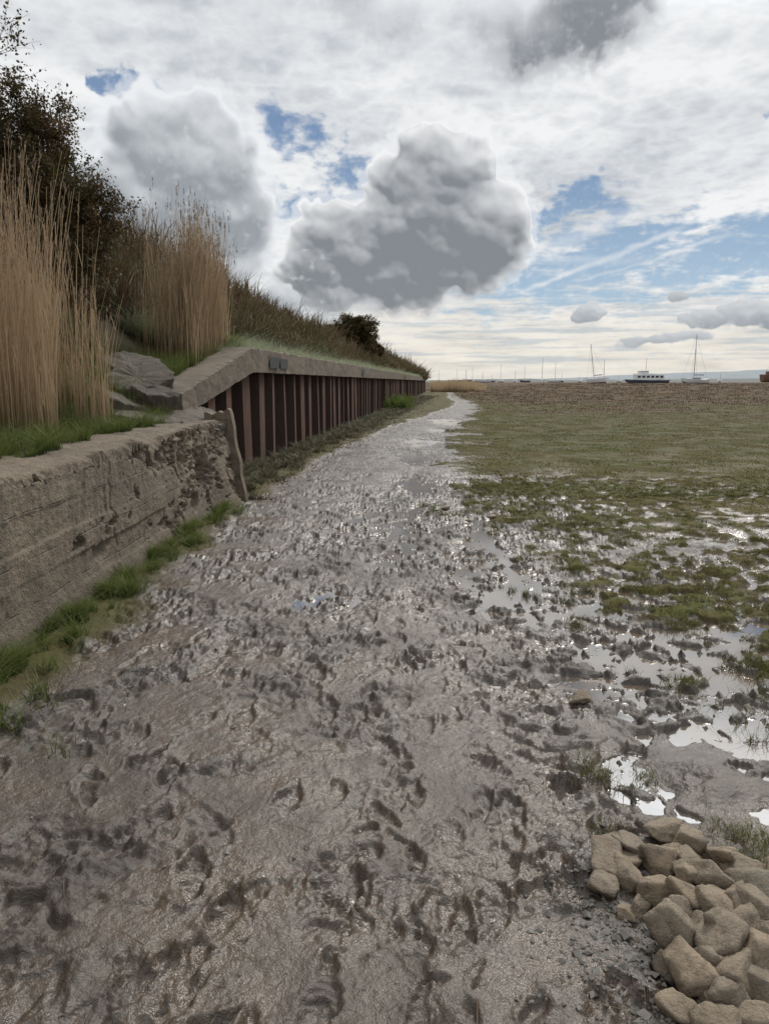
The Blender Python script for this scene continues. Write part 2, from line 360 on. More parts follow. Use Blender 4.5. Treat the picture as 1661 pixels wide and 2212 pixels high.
# ============================================================ CONCRETE WALL
def xw1(y): return -2.14+.012*(y-4)
L0,L1=-1.5,9.45
yy=np.arange(L0,L1,.012); zz=np.arange(-.1,1.1,.012); tt=np.arange(.014,.62,.02)
prof=[(0,z) for z in zz]+[(-.012,1.105)]+[(-t,1.11) for t in tt]+[(-.62,.9)]
prof=np.array(prof); Yw=np.repeat(yy[:,None],len(prof),1); Ox=np.repeat(prof[None,:,0],len(yy),0); Zw=np.repeat(prof[None,:,1],len(yy),0)
front=(Ox>-.006)
board=np.floor((Zw+.02*pn(Yw/1.5,Zw*0,2))/.21); bo_=(pn(board*3.7,np.floor(Yw/1.9+board*.37)*2.3,66))*.014
dep=fbm(Yw/.5,Zw/.5,4,201)*.014+fbm(Yw/.05,Zw/.05,3,202)*.005+bo_
er=ss(fbm(Yw/.5,Zw/.30,5,203,.6)*.9+.80*ss(Yw,5.6,8)+.40*ss(Zw,.65,1.08)*ss(Yw,4.0,6.2)-.35*ss(-Zw,-.5,-.1),.68,.84)
crack=np.exp(-((Yw-7.35-.12*np.sin(Zw*5)-fbm(Zw/.3,Zw*0,3,7)*.1)/.018)**2)+.4*np.exp(-((Yw-5.6-fbm(Zw/.3,Zw*0,3,9)*.12)/.010)**2)
lump=fbm(Yw/.07,Zw/.06,4,204,.6)*.038
pit=ss(pn(Yw/.03,Zw/.03,88)*.6+fbm(Yw/.4,Zw/.4,2,89)*.6,.5,.75)*.007
dx=dep-er*(.05+lump)-crack*.04-pit+.05*(1-ss(Zw,.0,.3))
for (hy,hz,ry,rz,dp) in [(6.75,.93,.22,.11,.22),(7.6,.85,.12,.16,.18),(6.3,1.02,.10,.05,.12),(8.4,.6,.14,.22,.12),(5.35,.35,.12,.06,.05),(8.0,.3,.12,.1,.1)]:
    dx=dx-dp*np.exp(-((((Yw-hy)/ry)**2+((Zw-hz)/rz)**2)*(1+.8*pn(Yw/.08,Zw/.08,8)))**1.5)
bulge=.20*ss(Yw,8.2,9.4)*(1-Zw/1.3)
Xw=xw1(Yw)+Ox+np.where(front,dx+bulge,dx*.3)
edge=np.exp(-((Ox)/.05)**2)*ss(Zw,1.0,1.1)
Zt=Zw+np.where(Zw>1.05,fbm(Yw/.4,Ox/.3,4,206)*.022-edge*np.abs(fbm(Yw/.10,Yw*0,4,207))*.05*(1+1.8*ss(Yw,4.5,6))-.14*np.exp(-((Yw-6.75)/.2)**2)*np.exp(Ox/.15),0)
Zt=Zt*(1-.045*(1-ss(Yw,4,8)))
Vw=np.stack([Xw.ravel(),Yw.ravel(),Zt.ravel()],-1); lp,sz=grid_loops(*Xw.shape)
nc=len(prof); base=(len(yy)-1)*nc
Vw=np.vstack([Vw,[[-2.3,9.5,.5]]]); ci=len(Vw)-1
fan=np.array([[base+k+1,base+k,ci] for k in range(nc-1)]).ravel()
wall=addobj('concrete_wall',np_mesh('concrete_wall',Vw,np.concatenate([lp,fan]),np.concatenate([sz,np.full(nc-1,3)]),M_wall,True),label='low weathered concrete wall, cracked and crumbling along its top',category='wall')
def rockmesh(name,seed,size,planes=14,sub=4,mat=None,soft=14,namp=.03):
    import bmesh
    r=np.random.default_rng(seed); bm=bmesh.new(); bmesh.ops.create_icosphere(bm,subdivisions=sub,radius=1)
    n=np.array([v.co[:] for v in bm.verts]); N=r.normal(size=(planes,3)); N/=np.linalg.norm(N,axis=1)[:,None]
    N=np.vstack([N,np.eye(3),-np.eye(3)]); N=N+r.normal(size=N.shape)*.18; N/=np.linalg.norm(N,axis=1)[:,None]
    D=np.concatenate([r.uniform(.50,.9,planes),r.uniform(.72,1.,6)])
    dt=np.clip(n@N.T,1e-3,None)/D[None,:]
    mx=dt.max(1); rad=1/(mx*(((dt/mx[:,None])**soft).sum(1)**(1/soft)))
    ph=r.uniform(0,50)
    rad=rad*(1+namp*1.6*fbm(n[:,0]*1.8+ph,n[:,1]*1.8+n[:,2]*1.3,3,seed)+namp*.8*fbm(n[:,0]*7+ph,n[:,2]*7+n[:,1]*5,2,seed+3))
    V=n*rad[:,None]*np.array(size)/2
    for v,c in zip(bm.verts,V): v.co=c
    for f in bm.faces: f.smooth=True
    me=bpy.data.meshes.new(name); bm.to_mesh(me); bm.free(); me.materials.append(mat); return me
def slabmesh(name,seed,size,mat):
    r=np.random.default_rng(seed); n=72; a=np.linspace(0,2*np.pi,n,endpoint=False)
    k=6; ka=np.sort(r.uniform(0,2*np.pi,k)); kd=r.uniform(.75,1.,k)
    rad=1/(sum(np.clip(np.cos(a-ka[i])/kd[i],0,None)**18 for i in range(k))+.5**18)**(1/18)
    rad=np.clip(rad,.3,1.25)*(1+.05*pn(np.cos(a)*3+seed,np.sin(a)*3)+.03*pn(np.cos(a)*9,np.sin(a)*9,seed))
    rows=[]
    for f,z in [(0.001,.5),(.4,.5),(.8,.5),(.96,.48),(1,.40),(1.0,.1),(.97,-.2),(.98,-.45),(.8,-.5),(.001,-.5)]:
        rr=rad*f*(1+.05*pn(a*4,a*0+z*5,seed+1)*(f>.9)); x=np.cos(a)*rr*size[0]/2; y=np.sin(a)*rr*size[1]/2
        rows.append(np.stack([x,y,z*size[2]+fbm(x/.12,y/.12,3,seed)*.02],-1))
    V=np.concatenate(rows); m=len(rows); lp=[]
    for i in range(m-1):
        for j in range(n): j2=(j+1)%n; lp+=[i*n+j,i*n+j2,(i+1)*n+j2,(i+1)*n+j]
    return np_mesh(name,V,lp,[4]*((m-1)*n),mat,False)
def slab(x,y,z,size,rot,seed,label,mat=M_slab):
    o=addobj('concrete_slab',slabmesh('concrete_slab',seed,size,mat),loc=(x,y,z),label=label,category='concrete rubble',group='broken concrete at the wall end')
    o.rotation_euler=rot
for i,(x,y,z,s,r) in enumerate([(-3.20,9.6,1.60,(.75,.8,.16),(.5,-.1,.4)),(-2.9,9.4,1.42,(.5,.5,.20),(.25,.35,-.3)),(-3.3,9.1,1.34,(.6,.8,.2),(.35,.3,1.0)),(-2.75,9.2,1.14,(1.1,1.2,.12),(.10,.22,.1)),(-2.35,9.2,1.05,(.6,1.1,.14),(.03,.14,.1)),(-3.5,10.2,1.80,(.7,.6,.16),(.35,-.2,.8)),(-2.5,10.0,1.14,(.6,.9,.14),(.15,.2,.3))]):
    slab(x,y,z,s,r,300+i,'broken grey concrete slab leaning against the bank')
import bmesh
bm=bmesh.new(); bmesh.ops.create_grid(bm,x_segments=14,y_segments=40,size=.5)
ge=bmesh.ops.extrude_face_region(bm,geom=bm.faces[:])
for v in [e for e in ge['geom'] if isinstance(e,bmesh.types.BMVert)]: v.co.z+=1
co_=np.array([v.co[:] for v in bm.verts]); hx=co_[:,0]*(.36+.05*pn(co_[:,1]*4,co_[:,1]*0,3)); hz=co_[:,1]*1.28+.04*pn(co_[:,0]*5,co_[:,0]*0,7)*(np.abs(co_[:,1])>.45); hy=(co_[:,2]-.5)*.10+.012*fbm(co_[:,0]*3,co_[:,1]*8,3,8)
for v,a_,b_,c_ in zip(bm.verts,hx,hy,hz): v.co=(a_,b_,c_)
bmesh.ops.recalc_face_normals(bm,faces=bm.faces[:]); sb=bpy.data.meshes.new('concrete_slab'); bm.to_mesh(sb); bm.free(); sb.materials.append(M_wall)
so_=addobj('concrete_slab',sb,loc=(-2.06,9.52,.58),label='thin upright pale concrete slab leaning on the wall end',category='concrete rubble',group='broken concrete at the wall end'); so_.rotation_euler=(.03,-.13,-.15)
# ============================================================ SHEET PILE WALL
root=bpy.data.objects.new('sheet_pile_wall',None); COL.objects.link(root); root.location=(xwall(13.3),13.3,0)
tag(root,'rusty steel sheet pile wall under a long concrete coping','retaining wall')
ox,oy=root.location.x,13.3
cy_=np.concatenate([np.arange(9.75,13.3,.06),np.arange(13.3,60,.12),np.arange(60,112.6,.5)])
def ctop(y): return np.where(y<13.3,1.45+(y-9.75)/3.55*.76,2.21)
def cthk(y): return np.where(y<13.3,.30+.15*(y-9.75)/3.55,.44)
pr=[(-.50,1)]+[(-.50+.06*k,0) for k in range(0,9)]+[(0,.02)]+[(0,t) for t in np.linspace(.12,1,7)]+[(-.5,1.0)]
pr=np.array(pr); Yc=np.repeat(cy_[:,None],len(pr),1)
Zc=ctop(Yc)-pr[None,:,1]*cthk(Yc); Xc=xwall(Yc)+pr[None,:,0]
Xc=Xc+fbm(Yc/.3,Zc/.2,4,221)*.012; Zc=Zc+fbm(Yc/.35,Xc/.3,4,222)*.012-np.where((pr[None,:,1]<.05)&(pr[None,:,0]>-.03),np.abs(fbm(Yc/.1,Yc*0,3,223))*.035,0)
Vc=np.stack([Xc.ravel()-ox,Yc.ravel()-oy,Zc.ravel()],-1); lp,sz=grid_loops(*Xc.shape); n=len(pr)
capf=list(range(n-1)); capb=[(len(cy_)-1)*n+k for k in range(n-1)][::-1]
addobj('coping',np_mesh('coping',Vc,np.concatenate([lp,capf,capb]),np.concatenate([sz,[n-1,n-1]]),M_cap,False),parent=root)
out=[(-.36,-.52),(-.36,-.26),(0,-.16),(0,.16),(-.36,.26),(-.36,.52)]
inn=[(-.38,.52),(-.38,.28),(-.03,.135),(-.03,-.135),(-.38,-.28),(-.38,-.52)]
pts=out+inn; m=len(pts); V=[];F=[]; mi=[]
for z in (-.1,1.0):
    for (x,y) in pts: V.append((x,y,z))
for k in range(m):
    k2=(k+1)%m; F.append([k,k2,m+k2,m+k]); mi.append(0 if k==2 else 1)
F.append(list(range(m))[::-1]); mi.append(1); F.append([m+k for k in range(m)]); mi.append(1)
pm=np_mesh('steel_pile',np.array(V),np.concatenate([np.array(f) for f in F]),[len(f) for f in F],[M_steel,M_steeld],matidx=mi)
rz=-math.atan(.0876)
for k in range(100):
    y=10.15+1.02*k
    o=bpy.data.objects.new('steel_pile',pm); COL.objects.link(o); o.parent=root
    top=float(ctop(y)-cthk(y)); sc_z=top+.03
    o.location=(xwall(y)-ox-.08+random.uniform(-.04,.02),y-oy+random.uniform(-.09,.09),0); o.rotation_euler=(random.uniform(-.03,.03),random.uniform(-.015,.01),rz+random.uniform(-.12,.12)); o.scale=(1,random.uniform(.8,1.1),sc_z)
for (y0,y1,z0,z1) in [(14.5,15.25,1.86,2.08),(15.4,16.1,1.87,2.07),(29.8,30.6,1.85,2.1),(58,59.5,1.85,2.1)]:
    N=14; Yp=np.repeat(np.linspace(y0,y1,N)[:,None],5,1); Zp=np.repeat(np.linspace(z0,z1,5)[None],N,0)+pn(Yp/.2,Yp*0,5)*.01
    Vp=np.stack([(xwall(Yp)+.024-ox).ravel(),(Yp-oy).ravel(),Zp.ravel()],-1); lp,sz=grid_loops(N,5)
    addobj('paint_patch',np_mesh('paint_patch',Vp,lp,sz,M_black),parent=root)
# ============================================================ EMBANKMENT
by=np.concatenate([np.arange(-4,40,.14),np.arange(40,170,.6)]); bo=np.concatenate([np.arange(0,6,.12),np.arange(6,40,1.)])
def bank_x0(y): return np.where(y<9.5,-2.60,np.where(y>12,xwall(y)-.42,-2.60+(xwall(12.)-.42+2.60)*(y-9.5)/2.5))
def bank_z(o,y):
    t=ss(y,8.6,12.8); z0=1.01+.05*ss(y,4,8)+(1.98-1.06)*t
    a=1.5*(1-t)+.5*t; top=4.45+.35*ss(y,15,20)*ss(-y,-45,-30)-ss(y,90,118)*1.6+fbm(y/9,o*0,3,240)*.3
    z=z0+(top-z0)*ss(o,a,a+5.2*(1-t)+4.0*t)+.25*ss(o,0,1.4)*(1-t)
    return z+fbm(o/.9,y/.9,4,241)*.12*ss(o,0,.6)
Yb,Ob=np.meshgrid(by,bo,indexing='ij'); Zb=bank_z(Ob,Yb); Xb=bank_x0(Yb)-Ob
end=ss(Yb,113,122); Zb=Zb*(1-end)-.5*end
Zb[:,0]=.2
lp,sz=grid_loops(*Xb.shape)
addobj('embankment',np_mesh('embankment',np.stack([Xb.ravel(),Yb.ravel(),Zb.ravel()],-1),lp,sz,M_bank,True),label='grassy earth embankment behind the sea wall',category='embankment',kind='structure')
def bankpts(o,y): return np.stack([bank_x0(y)-o,y,bank_z(o,y)],-1)
def reedbed(name,P,Hm,label):
    N=len(P); H=Hm*rng.uniform(.62,1.06,N); wl=rng.normal(size=(N,2))*.07+np.array([[.04,0]]); L=wl*H[:,None]
    t=rng.uniform(0,1,N)
    a=rng.uniform(0,2*np.pi,N); s=np.stack([np.cos(a),np.sin(a),0*a],-1)*.0034
    lv=[];lps=[];szs=[];tn=[];mi=[];off=0
    fr=[0,.35,.7,1.]; st=[]
    for f in fr:
        c=P.copy(); c[:,:2]+=L*(f**1.7); c[:,2]+=H*f; st.append(c-s*(1-.6*f)); st.append(c+s*(1-.6*f))
    V=np.stack(st,1).reshape(-1,3); b0=(np.arange(N)*8)[:,None]
    lv.append(V); lps.append((b0+np.array([0,1,3,2,2,3,5,4,4,5,7,6])).ravel()); szs.append(np.full(N*3,4)); tn.append(np.stack([np.repeat(t,8),np.tile(np.repeat([.15,.5,.8,1.],2),N)],-1)); mi.append(np.zeros(N*3,int)); off+=len(V)
    M=int(N*1.1); idx=rng.integers(0,N,M); f=rng.uniform(.1,.85,M); c=P[idx].copy(); c[:,:2]+=L[idx]*(f**1.7)[:,None]; c[:,2]+=H[idx]*f
    az=rng.uniform(0,2*np.pi,M); ln=rng.uniform(.18,.40,M); dr=np.stack([np.cos(az)*.25,np.sin(az)*.25,np.ones(M)*.95],-1)
    sd=np.stack([-np.sin(az),np.cos(az),0*az],-1)*.0035
    e1=c+dr*ln[:,None]*.6; e2=e1+np.stack([np.cos(az)*.4,np.sin(az)*.4,.6-rng.uniform(0,.6,M)],-1)*ln[:,None]*.45
    V=np.stack([c-sd,c+sd,e1-sd,e1+sd,e2],1).reshape(-1,3); b0=(np.arange(M)*5)[:,None]+off
    lv.append(V); lps.append((b0+np.array([0,1,3,2,2,3,4])).ravel()); szs.append(np.tile([4,3],M)); tn.append(np.stack([np.repeat(rng.uniform(0,1,M),5),np.full(M*5,.5)],-1)); mi.append(np.zeros(M*2,int)); off+=len(V)
    pk=np.where(rng.uniform(size=N)<.3)[0]; Q=9; pi=np.repeat(pk,Q); M=len(pi); fq=rng.uniform(0,.16,M)
    c=P[pi].copy(); c[:,:2]+=L[pi]; c[:,2]+=H[pi]-.03+fq; az=rng.uniform(0,2*np.pi,M); l2=rng.uniform(.04,.09,M)*(1-fq*3)
    dr=np.stack([np.cos(az)*.3+.15,np.sin(az)*.3,np.ones(M)],-1); sd=np.stack([-np.sin(az),np.cos(az),0*az],-1)*.005
    V=np.stack([c,c+dr*l2[:,None]*.5-sd,c+dr*l2[:,None],c+dr*l2[:,None]*.5+sd],1).reshape(-1,3)
    lv.append(V); lps.append(np.arange(M*4)+off); szs.append(np.full(M,4)); tn.append(np.stack([np.repeat(rng.uniform(0,1,M),4),np.full(M*4,.8)],-1)); mi.append(np.ones(M,int))
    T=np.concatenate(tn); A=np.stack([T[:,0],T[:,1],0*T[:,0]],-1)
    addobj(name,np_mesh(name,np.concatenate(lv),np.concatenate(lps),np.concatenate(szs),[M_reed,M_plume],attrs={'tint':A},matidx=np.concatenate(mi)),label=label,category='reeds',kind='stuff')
N=7000; o=rng.uniform(.3,3.2,N)**1.0; y=rng.uniform(2.6,8.4,N); keep=(o>.35+.35*pn(y/.8,y*0,3)); o=o[keep];y=y[keep]; P=bankpts(o,y); Hh=2.25+.5*pn(y/.7,o/.7,8)+.15*ss(-y,-5.2,-4)-.95*ss(y,6.8,8.5)
reedbed('reed_bed',P,Hh,'tall dry tan reeds growing behind the low concrete wall')
N=1900; y=rng.normal(12.7,.45,N); o=np.abs(rng.normal(.15,.38,N))+.05; P=bankpts(o,y); P[:,0]=np.clip(P[:,0],-4.1+rng.uniform(-.2,.2,N),-2.75)
reedbed('reed_bed',P,2.25+.8*pn(y/.35,o/.35,4)-.6*np.abs(y-12.6),'clump of tall dry tan reeds beside the concrete coping')
def shrub(name,base,height,spread,seed,label,levels=5,leaf=.05,nleaf=9,stems=5,child=4,flat=.36):
    r=random.Random(seed); segs=[];tr=[];LP=[]
    def grow(p,d,l,rad,lev):
        q=p.copy(); k=3
        for i in range(k):
            d=(d+Vector((r.gauss(0,.18),r.gauss(0,.18),r.gauss(.03,.12)))).normalized(); q2=q+d*l/k
            (tr if lev<=1 else segs).append([*q,*q2,rad*(1-i*.22),rad*(1-(i+1)*.22)])
            if lev>=levels-2:
                for _ in range(nleaf if lev>=levels-1 else nleaf//2):
                    u=r.random(); LP.append([*(q.lerp(q2,u)+Vector((r.gauss(0,.03),r.gauss(0,.03),r.gauss(0,.03))))])
            q=q2
            if lev<levels-1 and i>0:
                for _ in range(child if i==2 else child-2):
                    a=Vector((r.gauss(0,1),r.gauss(0,1),r.gauss(.1,.8))).normalized()
                    grow(q,(d*.75+a*.75).normalized(),l*r.uniform(.5,.82),rad*.5,lev+1)
    for s in range(stems):
        a=2*math.pi*s/stems+r.random(); dd=Vector((math.cos(a)*spread,math.sin(a)*spread,1)).normalized()
        grow(Vector((0,0,0)),dd,height*flat*r.uniform(.75,1.2),height*.02,0)
    rt=bpy.data.objects.new(name,None); COL.objects.link(rt); rt.location=base; tag(rt,label,'shrub')
    V,l,z=tubes(tr); addobj('trunk',np_mesh('trunk',V,l,z,M_bark),parent=rt)
    V1,l1,z1=tubes(segs); P=np.array(LP); tn=np.clip(.5+.8*pn(P[:,0]/.5+P[:,1],P[:,2]/.5,3)+rng.normal(size=len(P))*.2,0,1)
    V2,l2,z2,t2=leafquads(P,rng.uniform(.6,1.3,len(P))*leaf,tn)
    T=np.concatenate([np.zeros(len(V1)),t2]); A=np.stack([T,np.full(len(T),.8),0*T],-1)
    addobj('crown',np_mesh('crown',np.vstack([V1,V2]),np.concatenate([l1,l2+len(V1)]),np.concatenate([z1,z2]),[M_bark,M_leaf],attrs={'tint':A},matidx=np.concatenate([np.zeros(len(z1),int),np.ones(len(z2),int)])),parent=rt)
shrub('hawthorn_tree',(-6.6,11.0,2.4),3.95,.6,11,'dark hawthorn shrub with sparse leaves above the reeds',6,.048,3,5,4)
shrub('hawthorn_tree',(-7.9,10.4,2.5),4.0,.6,13,'dark hawthorn shrub with sparse leaves above the reeds',6,.048,3,5,4)
shrub('hawthorn_tree',(-6.0,13.0,2.8),2.0,.6,12,'low dark hawthorn shrub on the bank',5,.05,5,6,4)
shrub('gorse_bush',(.0876*54-7.6,54,4.1),2.1,1.5,14,'dark low scrubby bush on top of the grassy bank',5,.09,4,8,4,.45)
shrub('gorse_bush',(.0876*60-7.2,60,3.9),1.8,1.7,15,'dark low scrubby bush on top of the grassy bank',5,.09,4,7,4,.45)
shrub('gorse_bush',(.0876*66-7.2,66,3.9),1.3,1.7,16,'dark low scrubby bush on top of the grassy bank',5,.09,4,7,4,.45)
def clumps(name,C,R,nper,wid,mat,tintc,label,cat,flat=1.0):
    n=len(C); N=n*nper; ci=np.repeat(np.arange(n),nper)
    d=rng.normal(size=(N,3)); d[:,2]=np.abs(d[:,2])*flat+.15; d/=np.linalg.norm(d,axis=1)[:,None]
    r=R[ci]*rng.uniform(.15,.85,N)**.8; P=C[ci]+d*r[:,None]; Lh=R[ci]*rng.uniform(.2,.75,N)
    dd=d+rng.normal(size=(N,3))*.45; dd[:,2]=np.abs(dd[:,2])
    blades(name,P,dd[:,2]*Lh+Lh*.25,wid[ci]*rng.uniform(.5,1.3,N),dd[:,:2]*Lh[:,None],mat,np.clip(tintc[ci]+rng.normal(size=N)*.25,0,1),label=label,category=cat,kind='stuff')
n=3400; y=13+100*rng.uniform(size=n)**1.5; o=rng.uniform(1.1,9,n); o=np.maximum(o,1.1+.5*pn(y/3,y*0,4)+.5)
C=bankpts(o,y); C[:,2]-=.1; R=rng.uniform(.25,.85,n)*(1+.45*pn(y/4,o/4,9)); R*=np.where(y>88,1.5,1)
clumps('bank_scrub',C,R,52,.008+.0008*y,M_scrub,np.clip(.4+1.1*pn(y/4,o/2,10),0,1),'brown and olive bramble scrub covering the bank','scrub')
n=260; y=rng.uniform(96,114,n); o=rng.uniform(.0,3,n); C=bankpts(o,y); C[:,2]-=.2
clumps('bank_scrub',C,rng.uniform(.7,1.5,n),60,np.full(n,.12),M_scrub,rng.uniform(.3,1,n),'dark dense scrub at the far end of the sea wall','scrub')
n=900; y=rng.uniform(3,14,n); o=rng.uniform(2.2,7,n); C=bankpts(o,y)
clumps('bank_scrub',C,rng.uniform(.25,.6,n),50,np.full(n,.011),M_scrub,rng.uniform(0,1,n),'dark tangled scrub under the hawthorn shrubs','scrub')
def grassband(name,P,hm,w,lean,mat,tint,label,cat='grass'):
    N=len(P); H=hm*rng.uniform(.5,1.2,N); L=rng.normal(size=(N,2))*lean*H[:,None]
    blades(name,P,H,w*rng.uniform(.7,1.4,N),L,mat,np.clip(tint,0,1),label=label,category=cat,kind='stuff')
N=70000; y=12.8+95*rng.uniform(size=N)**1.7; o=.04+np.abs(rng.normal(size=N))*1.0; P=bankpts(o,y)
grassband('bank_grass',P,.36*(1+.8*pn(y/.8,o/.5,3)),.004+.0006*y,.8,M_pale,.45+1.0*pn(y/1.2,o/.6,6)+rng.normal(size=N)*.2,'pale green and straw grass spilling over the coping')
N=26000; y=rng.uniform(9.9,14.8,N); o=rng.uniform(0.0,1.5,N); k=ss(pn(y/.5,o/.5,2),-.5,.2)*ss(y,9.7,11)>rng.uniform(size=N); y=y[k];o=o[k]
P=np.stack([xwall(y)-.46-o,y,ctop(y)-.06+.12*o],-1); P[:,2]=np.maximum(P[:,2]-.25*(o>.3),0)
grassband('bank_grass',P,np.full(len(P),.28),.008,.6,M_grass,rng.uniform(-.2,.9,len(P)),'bright green grass at the foot of the reed clump')
N=30000; y=rng.uniform(8.2,11.5,N); o=rng.uniform(.5,2.6,N); P=bankpts(o,y)
grassband('bank_grass',P,.10+.34*ss(pn(y/.4,o/.4,12),-.2,.5),.007,.6,M_grass,rng.uniform(-.1,.9,N),'green growth among the broken concrete')
N=38000; y=rng.uniform(2.6,9.6,N); o=np.abs(rng.normal(size=N))*.65-.06; kk=o>.10*(1+3*pn(y/.4,y*0,5))-.08; y=y[kk];o=o[kk]; P=bankpts(np.maximum(o,0),y); P[:,0]=bank_x0(y)-o; P[:,2]=np.where(o<0.02,1.06+.045*ss(y,4,8),P[:,2])-.01
clp=ss(pn(y/.3,o/.3,8),-.3,.5)
grassband('bank_grass',P,.03+.20*clp,.0055,.7,M_grass,rng.uniform(-.2,1.3,len(P)),'green grass along the back edge of the concrete wall')
N=46000; y=rng.uniform(1.5,9.2,N); wdt=.04+.10*ss(pn(y/.45,y*0,31)+.1,-.3,.5)+.12*ss(-y,-4.6,-3.2); x=xw1(y)+.05+np.abs(rng.normal(size=N))*wdt
dn=ss(fbm(x/.16,y/.20,3,35),.0,.45); kk=rng.uniform(size=N)<dn; x=x[kk];y=y[kk];P=np.stack([x,y,HT(x,y)-.005],-1)
grassband('wall_foot_grass',P,.03+.11*dn[kk],.0040,.85,M_grass,rng.uniform(-.2,1.4,len(P)),'long green grass tufts at the foot of the concrete wall')
N=46000; y=9.6+70*rng.uniform(size=N)**1.9; x=xwall(y)+.0+np.abs(rng.normal(size=N))*(.40+.006*y)
kk=x<lb(y)+.25; x=x[kk];y=y[kk]; dn=ss(fbm(x/.35,y/.6,3,36),-.15,.35); kk=rng.uniform(size=len(x))<.25+dn; x=x[kk];y=y[kk];dn=dn[kk]; P=np.stack([x,y,HT(x,y)],-1)
grassband('sea_purslane',P,.02+.17*dn*ss(lb(y)+.3-x,0,.9),.007+.0004*y,.9,M_purs,rng.uniform(0,1,len(P)),'grey green low herbs along the foot of the piles','plants')
n=26; y=rng.uniform(40,50,n); x=xwall(y)+rng.uniform(.1,1.0,n); C=np.stack([x,y,np.zeros(n)],-1)
clumps('sea_purslane',C,np.full(n,.55),80,np.full(n,.06),M_grass,np.full(n,.3),'bright green weeds at the foot of the piles','plants')
def marsh(N,y0,y1,p,h,w,seed):
    y=y0+(y1-y0)*rng.uniform(size=N)**p; x=rb(y)-.5+(y*.62+1.2)*rng.uniform(size=N)
    g,_=gmask(x,y); g=np.maximum(g,ss(y,11,18)*ss(x-rb(y),-.1,.5)); fine=ss(fbm(x/.14,y/.14,3,88),-.15,.4)
    if y0>8: fine=.2+.8*ss(fbm(x/.9,y/1.2,4,88,.6),-.4,.4); g=g*(1-bmask(x,y)*.92)
    k=rng.uniform(size=N)<g*fine; x=x[k];y=y[k];g=g[k]
    P=np.stack([x,y,HT(x,y)-.004],-1); t=.45+.9*fbm(x/2.6,y/2.6,4,81)+rng.normal(size=len(x))*.2
    H=h*rng.uniform(.5,1.2,len(x))*(.5+.6*fine[k])
    blades('marsh_grass',P,H,w(y),rng.normal(size=(len(x),2))*(.9*H)[:,None],M_marsh,np.clip(t,0,1),label='short olive green salt marsh grass growing from mud',category='grass',kind='stuff')
marsh(230000,2.4,12,1.0,.030,lambda y:.0019+.0005*y,1)
marsh(150000,10,80,1.7,.033,lambda y:.004+.0006*y,2)
N=80000; y=28+120*rng.uniform(size=N)**1.5; x=rb(y)+ (y*.6)*rng.uniform(size=N); k=rng.uniform(size=N)<bmask(x,y)*ss(fbm(x/2.2,y/2.2,3,90),-.4,.3); x=x[k];y=y[k]
P=np.stack([x,y,HT(x,y)-.02],-1); H=rng.uniform(.05,.18,len(x))*ss(y,20,50)
blades('brown_marsh_plants',P,H,.008+.0006*y,rng.normal(size=(len(x),2))*(.7*H)[:,None],M_brown,np.clip(.5+fbm(x/4,y/4,3,91)+rng.normal(size=len(x))*.12,0,1),label='brown winter salt marsh plants in low hummocks',category='marsh plants',kind='stuff')
N=14000; y=rng.uniform(112,150,N); x=rng.uniform(7.5,16.5,N)*y/120; P=np.stack([x,y,HT(x,y)],-1)
grassband('reed_bed',P,1.5+.6*pn(x/2.5,y/8,5)-1.0*ss(x*120/y,13,16.5),.05,.12,M_reed,rng.uniform(0,1,N),'distant band of pale tan reeds beyond the wall','reeds')
T=[(.86,2.72,.09),(1.06,2.75,.05),(1.72,3.15,.10),(1.62,3.35,.07),(1.35,3.85,.07),(1.62,3.72,.08),(1.28,4.6,.07),(1.0,5.6,.06),(2.1,3.9,.1),(1.24,2.37,.07),(.78,2.33,.05),(1.25,2.15,.09),(1.35,2.25,.08),(1.95,4.6,.1),(1.6,4.4,.06)]
for k in range(190):
    yy_=random.uniform(3.2,9.5); T.append((rb(yy_)+random.uniform(-.7,2.6),yy_,random.uniform(.03,.08)))
PP=[];HH=[]
for (x,y,h) in T:
    k=int(3800*h); a=rng.normal(size=(k,2))*h*.75; PP.append(np.stack([x+a[:,0],y+a[:,1],HT(x+a[:,0],y+a[:,1])-.004],-1)); HH.append(np.full(k,h*.6))
P=np.vstack(PP); HH=np.concatenate(HH)*rng.uniform(.4,1.2,len(P)); kp=P[:,2]>-.010; P=P[kp]; HH=HH[kp]
blades('grass_tufts',P,HH,np.full(len(P),.0026),rng.normal(size=(len(P),2))*(.9*HH)[:,None],M_marsh,rng.uniform(0,.8,len(P)),label='small green grass tufts standing in the wet mud',category='grass',kind='stuff')
N=700; y=1.4+7*rng.uniform(size=N)**1.5; x=rng.uniform(-1.9,1.2,N); a=rng.uniform(0,6.28,N); l=rng.uniform(.02,.14,N)
S=[[x[i],y[i],HT(x[i],y[i])+.004,x[i]+math.cos(a[i])*l[i],y[i]+math.sin(a[i])*l[i],HT(x[i]+math.cos(a[i])*l[i],y[i]+math.sin(a[i])*l[i])+.005,.0010,.0006] for i in range(N)]
V,l,z=tubes(S); addobj('straw_litter',np_mesh('straw_litter',V,l,z,plain('straw',(.17,.13,.08),.8)),label='scattered straw and reed fragments on the mud',category='debris',kind='stuff')
